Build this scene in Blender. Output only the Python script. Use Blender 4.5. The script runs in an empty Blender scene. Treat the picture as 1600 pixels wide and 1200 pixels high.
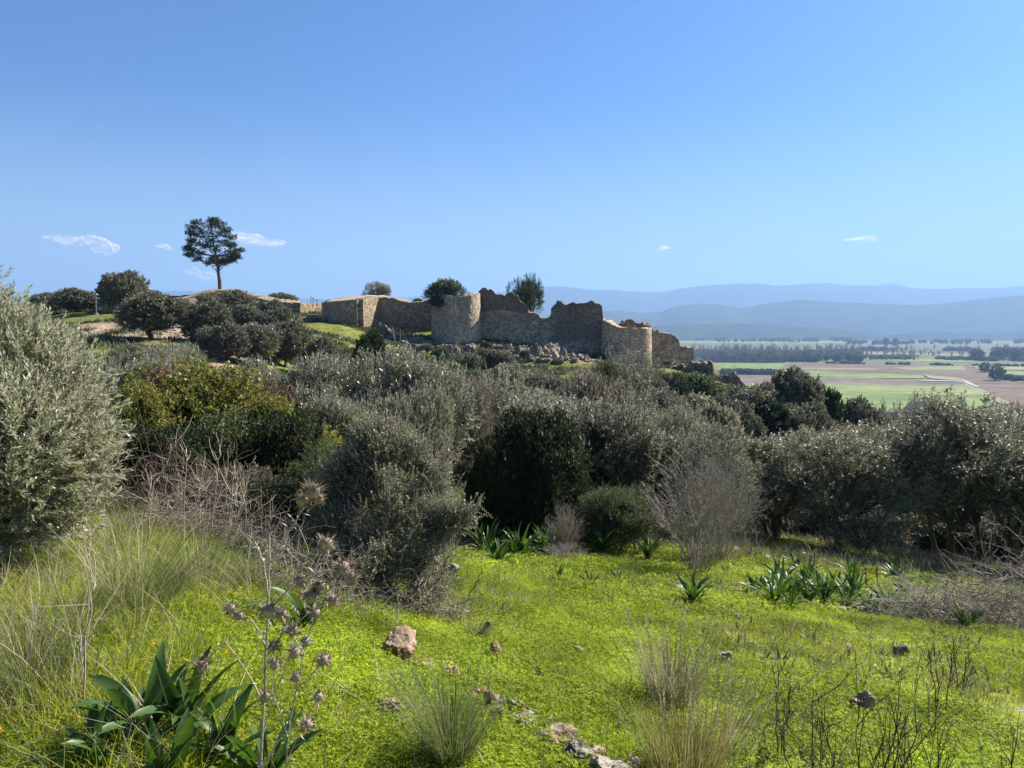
import bpy, math, random
import numpy as np
from mathutils import Vector, Matrix, Euler

random.seed(7)
RNG = np.random.default_rng(7)
SC = bpy.context.scene
COL = SC.collection

# ------------------------------------------------------------------ camera, sky, sun, exposure
F = 1155.0                      # focal length in photo pixels (1600 wide)
HORIZON = 515.0
PITCH = math.atan((600 - HORIZON) / F)
cam_d = bpy.data.cameras.new("camera")
cam_d.sensor_width = 36.0
cam_d.lens = 36.0 * F / 1600.0
cam_d.clip_start = 0.05
cam_d.clip_end = 60000.0
cam = bpy.data.objects.new("camera", cam_d)
cam.location = (0, 0, 0)
cam.rotation_euler = (math.radians(90) - PITCH, 0, 0)
COL.objects.link(cam)
SC.camera = cam

SUN_AZ = math.radians(53.0)     # to the right of the view direction
SUN_EL = math.radians(37.0)
world = bpy.data.worlds.new("World")
SC.world = world
world.use_nodes = True
wn = world.node_tree
bg = wn.nodes["Background"]
sky = wn.nodes.new("ShaderNodeTexSky")
sky.sky_type = 'NISHITA'
sky.sun_disc = False
sky.sun_elevation = SUN_EL
sky.sun_rotation = SUN_AZ
sky.air_density = 1.0
sky.dust_density = 1.3
sky.ozone_density = 3.0
sky.altitude = 600
tint = wn.nodes.new("ShaderNodeMix"); tint.data_type = 'RGBA'; tint.blend_type = 'MULTIPLY'
tint.inputs[0].default_value = 1.0; tint.inputs[7].default_value = (0.275, 0.575, 0.93, 1)   # the deep blue of a dry winter sky
wn.links.new(sky.outputs[0], tint.inputs[6]); 
# the sky pales towards the horizon all the way round, as moist air over the plain makes it
tc = wn.nodes.new("ShaderNodeTexCoord"); sx = wn.nodes.new("ShaderNodeSeparateXYZ"); wn.links.new(tc.outputs['Generated'], sx.inputs[0])
mr = wn.nodes.new("ShaderNodeMapRange"); mr.interpolation_type = 'SMOOTHSTEP'
for i_, v_ in ((1, 0.0), (2, 0.30), (3, 0.62), (4, 0.0)): mr.inputs[i_].default_value = v_
wn.links.new(sx.outputs[2], mr.inputs[0])
pale = wn.nodes.new("ShaderNodeMix"); pale.data_type = 'RGBA'; pale.inputs[7].default_value = (4.8, 5.9, 6.2, 1)
wn.links.new(mr.outputs[0], pale.inputs[0]); wn.links.new(tint.outputs[2], pale.inputs[6]); wn.links.new(pale.outputs[2], bg.inputs[0])
bg.inputs[1].default_value = 0.056
sun_d = bpy.data.lights.new("sun", 'SUN')
sun_d.energy = 5.0
sun_d.angle = math.radians(0.5)
sun_d.color = (1.0, 0.93, 0.80)
sun = bpy.data.objects.new("sun", sun_d)
SUNV = Vector((math.sin(SUN_AZ) * math.cos(SUN_EL), math.cos(SUN_AZ) * math.cos(SUN_EL), math.sin(SUN_EL)))
sun.rotation_euler = SUNV.to_track_quat('Z', 'Y').to_euler()
sun.location = (60, 60, 80)
COL.objects.link(sun)
SC.view_settings.view_transform = 'Standard'
SC.view_settings.look = 'None'
SC.view_settings.exposure = 1.42
SC.view_settings.gamma = 1.0
SC.view_settings.use_curve_mapping = False
SC.cycles.volume_bounces = 0
SC.cycles.max_bounces = 6
SC.cycles.diffuse_bounces = 3
SC.cycles.transmission_bounces = 4
SC.cycles.transparent_max_bounces = 12
SC.cycles.use_denoising = True

# ------------------------------------------------------------------ helpers
def ray(px, py):
    x = (px - 800) / F
    u = (600 - py) / F
    return np.array([x, math.cos(PITCH) + u * math.sin(PITCH), -math.sin(PITCH) + u * math.cos(PITCH)])

def at(px, py, Y):
    r = ray(px, py)
    return r * (Y / r[1])

def tag(o, label=None, cat=None, group=None, kind=None):
    if label: o["label"] = label
    if cat: o["category"] = cat
    if group: o["group"] = group
    if kind: o["kind"] = kind
    return o

def make_mesh(name, v, f, mat=None, smooth=False, attrs=None):
    """v (n,3) float array; f: (m,3|4) int array, or a list of such arrays."""
    me = bpy.data.meshes.new(name)
    v = np.asarray(v, dtype=np.float32)
    fl = f if isinstance(f, list) else [f]
    fl = [np.asarray(x, dtype=np.int32) for x in fl if len(x)]
    me.vertices.add(len(v))
    me.vertices.foreach_set("co", v.ravel())
    loops = np.concatenate([x.ravel() for x in fl])
    tot = np.concatenate([np.full(len(x), x.shape[1], dtype=np.int32) for x in fl])
    start = np.concatenate([[0], np.cumsum(tot)[:-1]]).astype(np.int32)
    me.loops.add(len(loops))
    me.loops.foreach_set("vertex_index", loops)
    me.polygons.add(len(tot))
    me.polygons.foreach_set("loop_start", start)
    me.polygons.foreach_set("loop_total", tot)
    if smooth:
        me.polygons.foreach_set("use_smooth", np.ones(len(tot), dtype=bool))
    if attrs:
        for k, a in attrs.items():
            at_ = me.attributes.new(k, 'FLOAT', 'POINT')
            at_.data.foreach_set("value", np.asarray(a, dtype=np.float32))
    me.update(calc_edges=True)
    if mat: me.materials.append(mat)
    return me

def link(name, me, parent=None, loc=None):
    o = bpy.data.objects.new(name, me)
    COL.objects.link(o)
    if parent is not None: o.parent = parent
    if loc is not None: o.location = loc
    return o

def empty(name, loc=(0, 0, 0)):
    o = bpy.data.objects.new(name, None)
    o.location = loc
    o.empty_display_size = 0.2
    COL.objects.link(o)
    return o

class Geo:
    """collects arrays of verts and faces into one mesh"""
    def __init__(s): s.v = []; s.f = {3: [], 4: []}; s.n = 0; s.a = []
    def add(s, v, f, a=None):
        v = np.asarray(v, float).reshape(-1, 3); f = np.asarray(f)
        s.v.append(v); s.f[f.shape[1]].append(f + s.n); s.n += len(v)
        if a is not None: s.a.append(np.broadcast_to(np.asarray(a, float), (len(v),)))
    def mesh(s, name, mat, smooth=False, attr=None):
        fl = [np.concatenate(s.f[k]) for k in (3, 4) if s.f[k]]
        return make_mesh(name, np.concatenate(s.v), fl, mat, smooth, {attr: np.concatenate(s.a)} if attr else None)

# numpy value noise
_P = RNG.random((64, 64, 64)).astype(np.float32)
def vnoise(x, y, z=0.0):
    x, y, z = np.broadcast_arrays(np.asarray(x, float), np.asarray(y, float), np.asarray(z, float))
    xi, yi, zi = np.floor(x).astype(int), np.floor(y).astype(int), np.floor(z).astype(int)
    fx, fy, fz = x - xi, y - yi, z - zi
    fx = fx * fx * (3 - 2 * fx); fy = fy * fy * (3 - 2 * fy); fz = fz * fz * (3 - 2 * fz)
    g = lambda a, b, c: _P[(xi + a) & 63, (yi + b) & 63, (zi + c) & 63]
    def l(a, b, t): return a + (b - a) * t
    return l(l(l(g(0,0,0), g(1,0,0), fx), l(g(0,1,0), g(1,1,0), fx), fy), l(l(g(0,0,1), g(1,0,1), fx), l(g(0,1,1), g(1,1,1), fx), fy), fz)
def fbm(x, y, z=0.0, o=4):
    s = 0; a = 0.5; t = 0
    for i in range(o):
        s = s + a * vnoise(np.asarray(x) * 2**i + 17 * i, np.asarray(y) * 2**i + 5 * i, np.asarray(z) * 2**i + 3 * i); t += a; a *= 0.5
    return s / t      # 0..1
def sstep(a, b, x):
    t = np.clip((np.asarray(x, float) - a) / (b - a), 0, 1)
    return t * t * (3 - 2 * t)

# ------------------------------------------------------------------ material helper
class N:
    def __init__(s, name):
        s.m = bpy.data.materials.new(name); s.m.use_nodes = True
        s.t = s.m.node_tree; s.t.nodes.clear()
        s.out = s.t.nodes.new("ShaderNodeOutputMaterial")
    def n(s, kind, **kw):
        x = s.t.nodes.new("ShaderNode" + kind)
        for k, v in kw.items():
            if k.startswith('i_'):
                key = k[2:]; key = int(key) if key.isdigit() else key.replace('_', ' ')
                if hasattr(v, 'is_output'): s.t.links.new(v, x.inputs[key])
                else: x.inputs[key].default_value = v
            else: setattr(x, k, v)
        return x
    def l(s, a, b): s.t.links.new(a, b)
    def ramp(s, fac, stops, interp='LINEAR'):
        r = s.n("ValToRGB"); r.color_ramp.interpolation = interp
        e = r.color_ramp.elements
        while len(e) < len(stops): e.new(0.5)
        for i, (p, c) in enumerate(stops):
            e[i].position = p; e[i].color = (*c, 1) if len(c) == 3 else c
        s.l(fac, r.inputs[0]); return r.outputs[0]
    def mix(s, fac, a, b, mode='MIX'):
        x = s.n("Mix", data_type='RGBA', blend_type=mode)
        for sock, v in ((x.inputs[0], fac), (x.inputs[6], a), (x.inputs[7], b)):
            if hasattr(v, 'is_output'): s.l(v, sock)
            else: sock.default_value = v if not isinstance(v, tuple) else (*v, 1)[:4]
        return x.outputs[2]
    def math(s, op, a, b=0.0, c=0.0):
        x = s.n("Math", operation=op)
        for i, v in enumerate((a, b, c)):
            if hasattr(v, 'is_output'): s.l(v, x.inputs[i])
            else: x.inputs[i].default_value = v
        return x.outputs[0]
    def noise(s, vec, scale, detail=4, rough=0.6, out=0):
        x = s.n("TexNoise", i_Scale=scale, i_Detail=detail, i_Roughness=rough)
        if vec is not None: s.l(vec, x.inputs['Vector'])
        return x.outputs[out]
    def map(s, vec, scale=(1, 1, 1), loc=(0, 0, 0)):
        x = s.n("Mapping"); x.inputs['Scale'].default_value = scale; x.inputs['Location'].default_value = loc
        s.l(vec, x.inputs[0]); return x.outputs[0]
    def bump(s, h, strength=0.5, dist=0.05):
        x = s.n("Bump", i_Strength=strength, i_Distance=dist); s.l(h, x.inputs['Height']); return x.outputs[0]
    def principled(s, col, rough=0.85, normal=None, spec=0.3):
        p = s.n("BsdfPrincipled")
        for k, v in (('Base Color', col), ('Roughness', rough), ('Specular IOR Level', spec)):
            if hasattr(v, 'is_output'): s.l(v, p.inputs[k])
            else: p.inputs[k].default_value = (*v, 1) if isinstance(v, tuple) and len(v) == 3 else v
        if normal is not None: s.l(normal, p.inputs['Normal'])
        return p.outputs[0]
    def done(s, sh):
        s.l(sh, s.out.inputs[0]); return s.m

# ------------------------------------------------------------------ terrain height
_cp = []     # (X, Y, Z)
for px, py, Y in [
    (0,1200,2.75),(270,1180,2.85),(500,1200,3.1),(800,1200,3.3),(1100,1200,3.5),(1600,1200,3.7),(-300,1100,3.3),(2000,1150,4.4),
    (100,900,5.2),(0,850,6.2),(200,855,6.2),(400,950,4.7),(-400,850,6.3),
    (620,1030,4.6),(775,1035,4.9),(905,1023,5.6),(700,940,6.6),(620,900,7.4),
    (900,950,8.0),(1100,960,8.0),(1400,1005,7.6),(1600,1010,7.8),(1155,965,7.9),(1345,955,10.0),
    (680,865,9.6),(800,880,12.0),(950,868,13.2),(1080,893,12.6),(1180,862,16),(1250,848,19),(1400,868,20),(1500,885,18.5),(1600,900,17.5),(1850,930,17),
    (715,775,19.5),
    (60,492,100),(150,491,88),(215,491,86),(100,504,82),(190,509,79),(190,524,70),(120,524,68),(280,520,72),(240,532,62),(150,548,56),(310,588,50),(320,541,64),
    (355,451,131),(343,451,128),(300,463,128),(395,463,128),(275,466,132),(460,474,127),(360,500,116),(420,501,113),(461,499,113),
    (480,504,108),(530,514,103),(560,525,100),(450,512,100),(505,504,110),(560,512,110),(585,512,116),(530,520,99),(560,534,95),
    (620,520,113),(670,532,112),(712,546,107),(640,545,103),(800,541,111),(870,552,108),(940,562,105),(1015,574,102),(1075,575,100),(1100,590,94),(1165,610,93),
    (890,571,97),(830,570,97),(720,570,99),(1240,690,58),
]:
    _cp.append(at(px, py, Y))
for px, Y, z in [
    (700,30,-6.6),(900,30,-7.6),(900,48,-8.0),(700,55,-6.8),(1000,70,-7.2),(560,75,-5.0),(800,80,-6.2),(400,18,-3.6),(400,32,-5.4),(400,45,-5.2),(200,16,-2.9),(200,30,-4.0),(200,45,-4.0),
    (0,12,-2.2),(0,30,-3.4),(0,50,-2.5),(-300,30,-2.6),(-400,80,1.0),(-400,120,3.0),(500,9.5,-2.7),(550,13,-3.6),(700,14,-4.3),
    (1200,30,-9.0),(1500,30,-9.3),(1300,45,-11.2),(1550,60,-17),(1250,90,-15),(1400,90,-26),(1100,82,-8.0),(1600,100,-30),(1300,130,-32),(1600,200,-52),(1200,200,-46),
    (1000,150,-22),(800,150,-12),(800,128,-2.5),(650,130,3.0),(500,150,0),(500,128,3.0),(340,150,5.0),(340,185,-6),(100,140,2),(100,200,-14),(600,190,-22),(800,220,-45),(400,260,-42),(100,300,-46),(-400,300,-46),
    (1900,40,-12),(1900,80,-28),(1900,150,-46),(2100,12,-5.0),
    (-400,520,-60),(400,520,-60),(1000,420,-60),(1500,420,-60),(1900,420,-60),(100,900,-60),(1000,900,-60),(1800,900,-60),(800,3000,-60),(-200,3000,-60),(1700,3000,-60),(800,12000,-60),
]:
    _cp.append(np.array([(px - 800) / F * Y, Y, z]))
for x, y, z in [(0,0.5,-1.62),(1.5,0.5,-1.66),(-1.5,0.5,-1.55),(0,-2,-1.6),(0,-30,-1.0),(0,-200,-10),(0,-700,-60),(40,-10,-6),(-40,-10,0)]:
    _cp.append(np.array([x, y, z]))
_cp = np.array(_cp)
def _feat(X, Y):
    th = np.arctan2(X, Y); r = np.hypot(X, Y)
    lim = math.radians(62)
    a = np.abs(th)
    th2 = np.where(a > lim, np.sign(th) * lim * (math.pi - a) / (math.pi - lim), th)
    return np.stack([th2 * 1.5, np.log(np.maximum(r, 0.4)) * 0.9, np.maximum(a - lim, 0) * 1.2], -1)
def _U(d2): return d2 * np.log(np.maximum(d2, 1e-12))
_FP = _feat(_cp[:, 0], _cp[:, 1])
_n = len(_FP)
_K = _U(((_FP[:, None] - _FP[None]) ** 2).sum(-1)) + np.eye(_n) * 1e-3
_Pm = np.concatenate([np.ones((_n, 1)), _FP], 1)
_A = np.block([[_K, _Pm], [_Pm.T, np.zeros((4, 4))]])
# heights are fitted as slope angles near the camera: scale by distance to keep errors small in the picture
_R = np.maximum(np.hypot(_cp[:, 0], _cp[:, 1]), 0.4)
_W = np.linalg.solve(_A, np.concatenate([_cp[:, 2] / _R, np.zeros(4)]))
def base_z(X, Y):
    X = np.asarray(X, float); Y = np.asarray(Y, float); sh = X.shape
    X = X.ravel(); Y = Y.ravel()
    out = np.empty(len(X))
    for i in range(0, len(X), 20000):
        f = _feat(X[i:i+20000], Y[i:i+20000])
        out[i:i+20000] = _U(((f[:, None] - _FP[None]) ** 2).sum(-1)) @ _W[:_n] + _W[_n] + f @ _W[_n+1:]
    r = np.hypot(X, Y)
    z = out * np.maximum(r, 0.4)
    z = z * (1 - sstep(300, 480, r)) - 60 * sstep(300, 480, r)
    return z.reshape(sh)
def gz(X, Y):
    X = np.asarray(X, float); Y = np.asarray(Y, float)
    r = np.hypot(X, Y)
    z = base_z(X, Y)
    k = 1 - sstep(250, 400, r)
    z = z + k * ((fbm(X * 0.9, Y * 0.9, 2.2, 3) - 0.5) * 0.13 * sstep(0, 6, r) + (fbm(X * 0.22, Y * 0.22, 7.7, 3) - 0.5) * 0.9 * sstep(15, 60, r)
             + (fbm(X * 4, Y * 4, 1.1, 2) - 0.5) * 0.04)
    return z
def gz1(x, y): return float(gz(np.array([x]), np.array([y]))[0])
def px_to_x(px, Y, z):
    return (px - 800) / F * (Y * math.cos(PITCH) - z * math.sin(PITCH))
def gpt(px, Y, dz=0.0):
    z = -0.08 * Y
    for _ in range(4):
        x = px_to_x(px, Y, z); z = gz1(x, Y)
    return (x, Y, z + dz)
def height_to(py, Y, z0):
    """height above z0 that reaches picture row py at distance Y"""
    return float(at(800, py, Y)[2]) - z0
# ------------------------------------------------------------------ masks painted on the ground (real ground cover)
def ellip(X, Y, px, Yc, w, d, soft=0.5):
    """soft ellipse on the ground: centre at picture column px and distance Yc"""
    xc = (px - 800) / F * Yc
    q = np.sqrt(((X - xc) / w) ** 2 + ((Y - Yc) / d) ** 2)
    return 1 - sstep(1 - soft, 1 + soft, q)
def green_mask(X, Y):
    r = np.hypot(X, Y); px = 800 + F * X / np.maximum(Y, 0.3)
    g = np.where(r < 26, 1.0, 0.25)
    g = g * (1 - 0.0)
    n = fbm(X * 0.25, Y * 0.25, 3.3, 3)
    g = np.where(r >= 26, sstep(0.52, 0.62, n) * 0.7, g)
    for e in [(500,104,12,6),(540,100,8,5),(890,98,9,3),(710,99,3,1.5),(140,86,9,7),(60,88,10,5),(420,108,6,4),(315,50,3,3),(715,21,4,4),
              (240,60,4,2),(1440,24,9,5),(1240,20,5,4),(90,62,5,3),(200,49,4,3)]:
        g = np.maximum(g, ellip(X, Y, *e) * np.where(r > 26, 0.62, 1.0))
    return g
def gravel_mask(X, Y):
    g = 0 * X
    for e in [(210,75,9,7),(290,66,7,4),(140,70,7,4),(330,57,4,4),(325,48,3,2),(355,131,9,9),(310,129,9,7),(410,129,10,5),(560,118,8,5),(920,104,6,4),(860,105,5,4),(1050,101,8,2)]:
        g = np.maximum(g, ellip(X, Y, *e, soft=0.35))
    return g * sstep(0.25, 0.5, fbm(X * 0.6, Y * 0.6, 9.1, 3))

def mat_ground():
    m = N("ground soil and turf")
    geo = m.n("NewGeometry"); P = geo.outputs['Position']
    ga = m.n("Attribute", attribute_name="green").outputs['Fac']
    gr = m.n("Attribute", attribute_name="gravel").outputs['Fac']
    n1 = m.noise(P, 0.7, 6); n2 = m.noise(P, 9, 5); n3 = m.noise(P, 0.012, 5)
    soil = m.ramp(n2, [(0.3, (0.085, 0.06, 0.038)), (0.55, (0.15, 0.11, 0.07)), (0.75, (0.25, 0.19, 0.13))])
    turf = m.ramp(m.mix(0.5, n1, n2), [(0.35, (0.09, 0.11, 0.02)), (0.5, (0.19, 0.24, 0.025)), (0.66, (0.27, 0.30, 0.045))])
    grav = m.ramp(m.noise(P, 3.5, 6), [(0.32, (0.17, 0.115, 0.08)), (0.5, (0.36, 0.26, 0.19)), (0.66, (0.52, 0.42, 0.33))])
    c = m.mix(ga, soil, turf); c = m.mix(gr, c, grav)
    plain = m.ramp(n3, [(0.35, (0.11, 0.10, 0.065)), (0.5, (0.11, 0.125, 0.055)), (0.62, (0.15, 0.145, 0.08))])
    sep = m.n("SeparateXYZ"); m.l(P, sep.inputs[0])
    far = m.n("MapRange", i_1=-48.0, i_2=-57.0); m.l(sep.outputs[2], far.inputs[0])
    c = m.mix(far.outputs[0], c, plain)
    h = m.mix(0.6, n2, m.noise(P, 30, 4))
    return m.done(m.principled(c, 0.95, m.bump(h, 0.7, 0.05), 0.1))

def build_ground():
    th = np.radians(np.concatenate([np.linspace(-180, -45, 46)[:-1], np.linspace(-45, 45, 421), np.linspace(45, 180, 46)[1:-1]]))
    r = np.concatenate([np.geomspace(0.35, 320, 380), np.geomspace(330, 16000, 46)])
    R, T = np.meshgrid(r, th, indexing='ij')
    X = R * np.sin(T); Y = R * np.cos(T)
    Z = gz(X, Y)
    nr, nt = R.shape
    v = np.stack([X, Y, Z], -1).reshape(-1, 3)
    v = np.concatenate([v, [[0, 0, gz1(0, 0)]]])
    i, j = np.meshgrid(np.arange(nr - 1), np.arange(nt), indexing='ij')
    j2 = (j + 1) % nt
    f = np.stack([i * nt + j, (i + 1) * nt + j, (i + 1) * nt + j2, i * nt + j2], -1).reshape(-1, 4)[:, ::-1]
    c = np.stack([np.full(nt, nr * nt), np.arange(nt), (np.arange(nt) + 1) % nt], -1)[:, ::-1]
    me = make_mesh("ground", v, [c, f], mat_ground(), True,
                   {"green": np.append(green_mask(X, Y).ravel(), 1), "gravel": np.append(gravel_mask(X, Y).ravel(), 0)})
    tag(link("ground", me), kind="structure")
build_ground()

# ------------------------------------------------------------------ fields of the plain (sheets on the plain at z = -60)
def on_plain(px, py, dz=0.0):
    r = ray(px, py); return r * ((-60 + dz) / r[2])
def mat_field(name, a, b, c, sc=0.02, rows=0.0):
    m = N(name); P = m.n("NewGeometry").outputs['Position']
    Pm = m.map(P, (0.35, 1.4, 1))
    col = m.ramp(m.mix(0.5, m.noise(Pm, sc, 8, 0.7), m.noise(P, 0.09, 5, 0.7)), [(0.38, tuple(x * 0.75 for x in a)), (0.5, b), (0.6, tuple(x * 1.15 for x in c))])
    return m.done(m.principled(col, 0.95, None, 0.05))
MF = {
    'green': mat_field("winter wheat", (0.12, 0.165, 0.05), (0.17, 0.22, 0.07), (0.21, 0.25, 0.095)),
    'pale': mat_field("pale pasture", (0.16, 0.19, 0.07), (0.21, 0.24, 0.09), (0.26, 0.27, 0.12)),
    'brown': mat_field("ploughed brown soil", (0.10, 0.09, 0.05), (0.135, 0.125, 0.07), (0.17, 0.16, 0.10)),
    'grey': mat_field("grey fallow soil", (0.12, 0.10, 0.08), (0.16, 0.13, 0.10), (0.2, 0.17, 0.13)),
    'mauve': mat_field("reddish ploughed soil", (0.12, 0.08, 0.06), (0.15, 0.105, 0.08), (0.17, 0.13, 0.1)),
    'straw': mat_field("dry straw margin", (0.17, 0.17, 0.09), (0.22, 0.215, 0.12), (0.27, 0.26, 0.16)),
}
def field(pts, mat, lvl, name="field"):
    P = [on_plain(a, b) for a, b in pts]
    P = np.array(P); n = len(P)
    # densify edges with a little irregularity
    out = []
    for i in range(n):
        a, b = P[i], P[(i + 1) % n]
        k = 8
        for t in range(k):
            q = a + (b - a) * t / k
            if t: q = q + np.array([(random.random() - .5), (random.random() - .5), 0]) * 0.006 * np.linalg.norm(b - a)
            out.append(q)
    out = np.array(out); out[:, 2] = -60 + 0.15 + 0.1 * lvl
    me = bpy.data.meshes.new(name); me.from_pydata([tuple(q) for q in out], [], [list(range(len(out)))]); me.materials.append(MF[mat])
    o = tag(link(name, me), kind="structure")
    return o
for lvl, (_l, mat, pts) in enumerate([
    (0, 'pale', [(1060,536),(1330,536),(1335,533.5),(1060,533.5)]),
    (0, 'grey', [(1340,531),(1600,531),(1700,527),(1330,527.5)]),
    (0, 'pale', [(1370,535),(1560,536.5),(1555,534),(1380,533)]),
    (0, 'pale', [(1335,561.5),(1400,562.5),(1400,559.5),(1335,558.5)]),
    (0, 'straw', [(1330,553),(1540,556),(1540,553.5),(1330,550)]),
    (0, 'brown', [(1330,549),(1520,552),(1600,551),(1600,543),(1330,542)]),
    (0, 'green', [(1390,564),(1520,566.5),(1525,561.5),(1390,560)]),
    (0, 'green', [(1090,566),(1232,566.5),(1208,584),(1100,583.5)]),
    (0, 'mauve', [(1236,568),(1500,572),(1530,568),(1700,600),(1700,670),(1590,640),(1545,622),(1505,598),(1455,589),(1380,586),(1320,584),(1232,584)]),
    (1, 'straw', [(1250,574.5),(1375,576.5),(1372,578),(1250,577)]),
    (1, 'green', [(1262,580),(1440,587),(1448,592),(1300,592),(1250,588)]),
    (1, 'pale', [(1395,574.5),(1505,573),(1510,579),(1420,579)]),
    (0, 'grey', [(1090,587),(1214,587),(1440,595),(1510,597),(1530,607),(1300,602),(1160,600)]),
    (0, 'green', [(1090,600),(1250,600),(1520,606),(1560,634),(1500,645),(1200,650),(1000,640)]),
    (1, 'pale', [(1300,604),(1515,609),(1535,620),(1320,613)]),
    (2, 'straw', [(1438,584),(1460,588),(1500,592),(1520,602),(1545,615),(1580,632),(1566,634),(1530,618),(1508,603),(1494,596),(1452,592)]),
    (0, 'pale', [(1520,573),(1800,576),(1800,580),(1530,579)]),
    (0, 'green', [(1545,581),(1800,582),(1800,604),(1600,600),(1562,592)]),
]):
    field(pts, mat, lvl * 0.6)
# flooded strips by the track
mw = N("still water"); mw.done(mw.principled((0.26, 0.27, 0.25), 0.7, None, 0.1))
MF['water'] = mw.m
field([(1430,595.5),(1470,595.8),(1500,597.2),(1490,598),(1440,597)], 'water', 14, "water")
field([(1500,593.5),(1514,598),(1530,606.5),(1526,607),(1508,600.5)], 'water', 14, "water")

# ------------------------------------------------------------------ far mountains
def mat_hills(name, a, b):
    m = N(name); P = m.n("NewGeometry").outputs['Position']
    c = m.ramp(m.noise(P, 0.006, 8, 0.7), [(0.35, a), (0.65, b)])
    return m.done(m.principled(c, 1.0, None, 0.0))
MH = mat_hills("forested hillside", (0.04, 0.045, 0.035), (0.085, 0.088, 0.065))
def ridge(name, D, depth, prof, amp, seed, th0=-62, th1=62, n=700, rows=26, base_py=None):
    th = np.radians(np.linspace(th0, th1, n))
    px = 800 + F * np.tan(th)
    xs = [p[0] for p in prof]; ys = [p[1] for p in prof]
    py = np.interp(px, xs, ys)
    k = np.hanning(9); k /= k.sum()
    py = np.convolve(np.pad(py, 4, mode='edge'), k, 'valid')
    py = py + (fbm(px * 0.02, seed, 0, 4) - 0.5) * 9 * amp + (fbm(px * 0.12, seed, 4, 3) - 0.5) * 4.5 * amp
    # crest height at distance D (depth along Y = D, so D is a plane distance)
    zc = np.array([at(800, q, D)[2] for q in py])
    t = np.concatenate([np.linspace(-1, 0, rows), np.linspace(0, 1, rows // 2)[1:]])
    V = []
    for s in t:
        Yd = D + s * depth
        zz = zc + 60
        prof_s = (1 - abs(s) ** 1.25)
        spur = (np.abs(fbm(np.tan(th) * D * 0.0016 + seed, s * 1.3, seed, 4) - 0.5) * 2)
        zrow = -60.5 + zz * np.clip(prof_s * (1 - 0.55 * spur * (1 - prof_s) * 2.0 * amp if s else 1), 0, 1)
        V.append(np.stack([np.tan(th) * Yd, np.full(n, Yd), zrow], -1))
    V = np.array(V); nr = len(t)
    i, j = np.meshgrid(np.arange(nr - 1), np.arange(n - 1), indexing='ij')
    f = np.stack([i * n + j, i * n + j + 1, (i + 1) * n + j + 1, (i + 1) * n + j], -1).reshape(-1, 4)
    tag(link(name, make_mesh(name, V.reshape(-1, 3), f, MH, True)), kind="structure")
ridge("mountains", 13500, 2000, [(-2000,500),(1340,470),(1362,447),(1385,442),(1412,447),(1440,470),(3000,500)], 0.3, 61.0)
ridge("mountains", 11500, 2600, [(-2000,470),(-300,468),(30,467),(130,466),(200,457),(300,454),(350,461),(395,466),(430,463),(500,468),(620,466),(690,461),(760,459),(820,451),(862,448),(890,448),(925,452),(990,455),(1030,457),(1080,449),(1130,444),(1175,442),(1210,447),(1250,444),(1290,441),(1320,446),(1400,447),(1445,452),(1500,450),(1560,450),(1600,448),(2000,440),(3000,450)], 0.45, 11.0)
ridge("hills", 7000, 1500, [(-2000,500),(300,500),(900,496),(960,485),(1000,488),(1030,489),(1050,480),(1080,475),(1120,475),(1160,482),(1190,476),(1240,469),(1290,470),(1340,473),(1420,477),(1480,474),(1530,467),(1580,461),(1640,455),(1800,450),(2200,452),(3000,470)], 0.35, 23.0)
ridge("hills", 4700, 600, [(-2000,520),(900,516),(960,512),(1040,508),(1130,506),(1180,506),(1240,509),(1290,513),(1340,518),(1370,523),(1400,523),(1420,519),(1460,519),(1500,521),(1560,520),(1640,516),(1800,512),(3000,515)], 0.45, 37.0)

# ------------------------------------------------------------------ air
def build_haze():
    x, y0, y1, z0, z1 = 14500.0, -300.0, 15900.0, -62.0, 1010.0
    v = [(-x, y0, z0), (x, y0, z0), (x, y1, z0), (-x, y1, z0), (-x, y0, z1), (x, y0, z1), (x, y1, z1), (-x, y1, z1)]
    f = [(0, 3, 2, 1), (4, 5, 6, 7), (0, 1, 5, 4), (1, 2, 6, 5), (2, 3, 7, 6), (3, 0, 4, 7)]
    m = bpy.data.materials.new("pale air"); m.use_nodes = True; t = m.node_tree; t.nodes.clear()
    o = t.nodes.new("ShaderNodeOutputMaterial"); p = t.nodes.new("ShaderNodeVolumePrincipled")
    p.inputs['Density'].default_value = 1.3e-4
    p.inputs['Color'].default_value = (0.34, 0.57, 0.96, 1)
    p.inputs['Anisotropy'].default_value = 0.15
    t.links.new(p.outputs[0], o.inputs['Volume'])
    tag(link("haze", make_mesh("haze", v, np.array(f), m)), kind="stuff")
build_haze()
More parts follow.
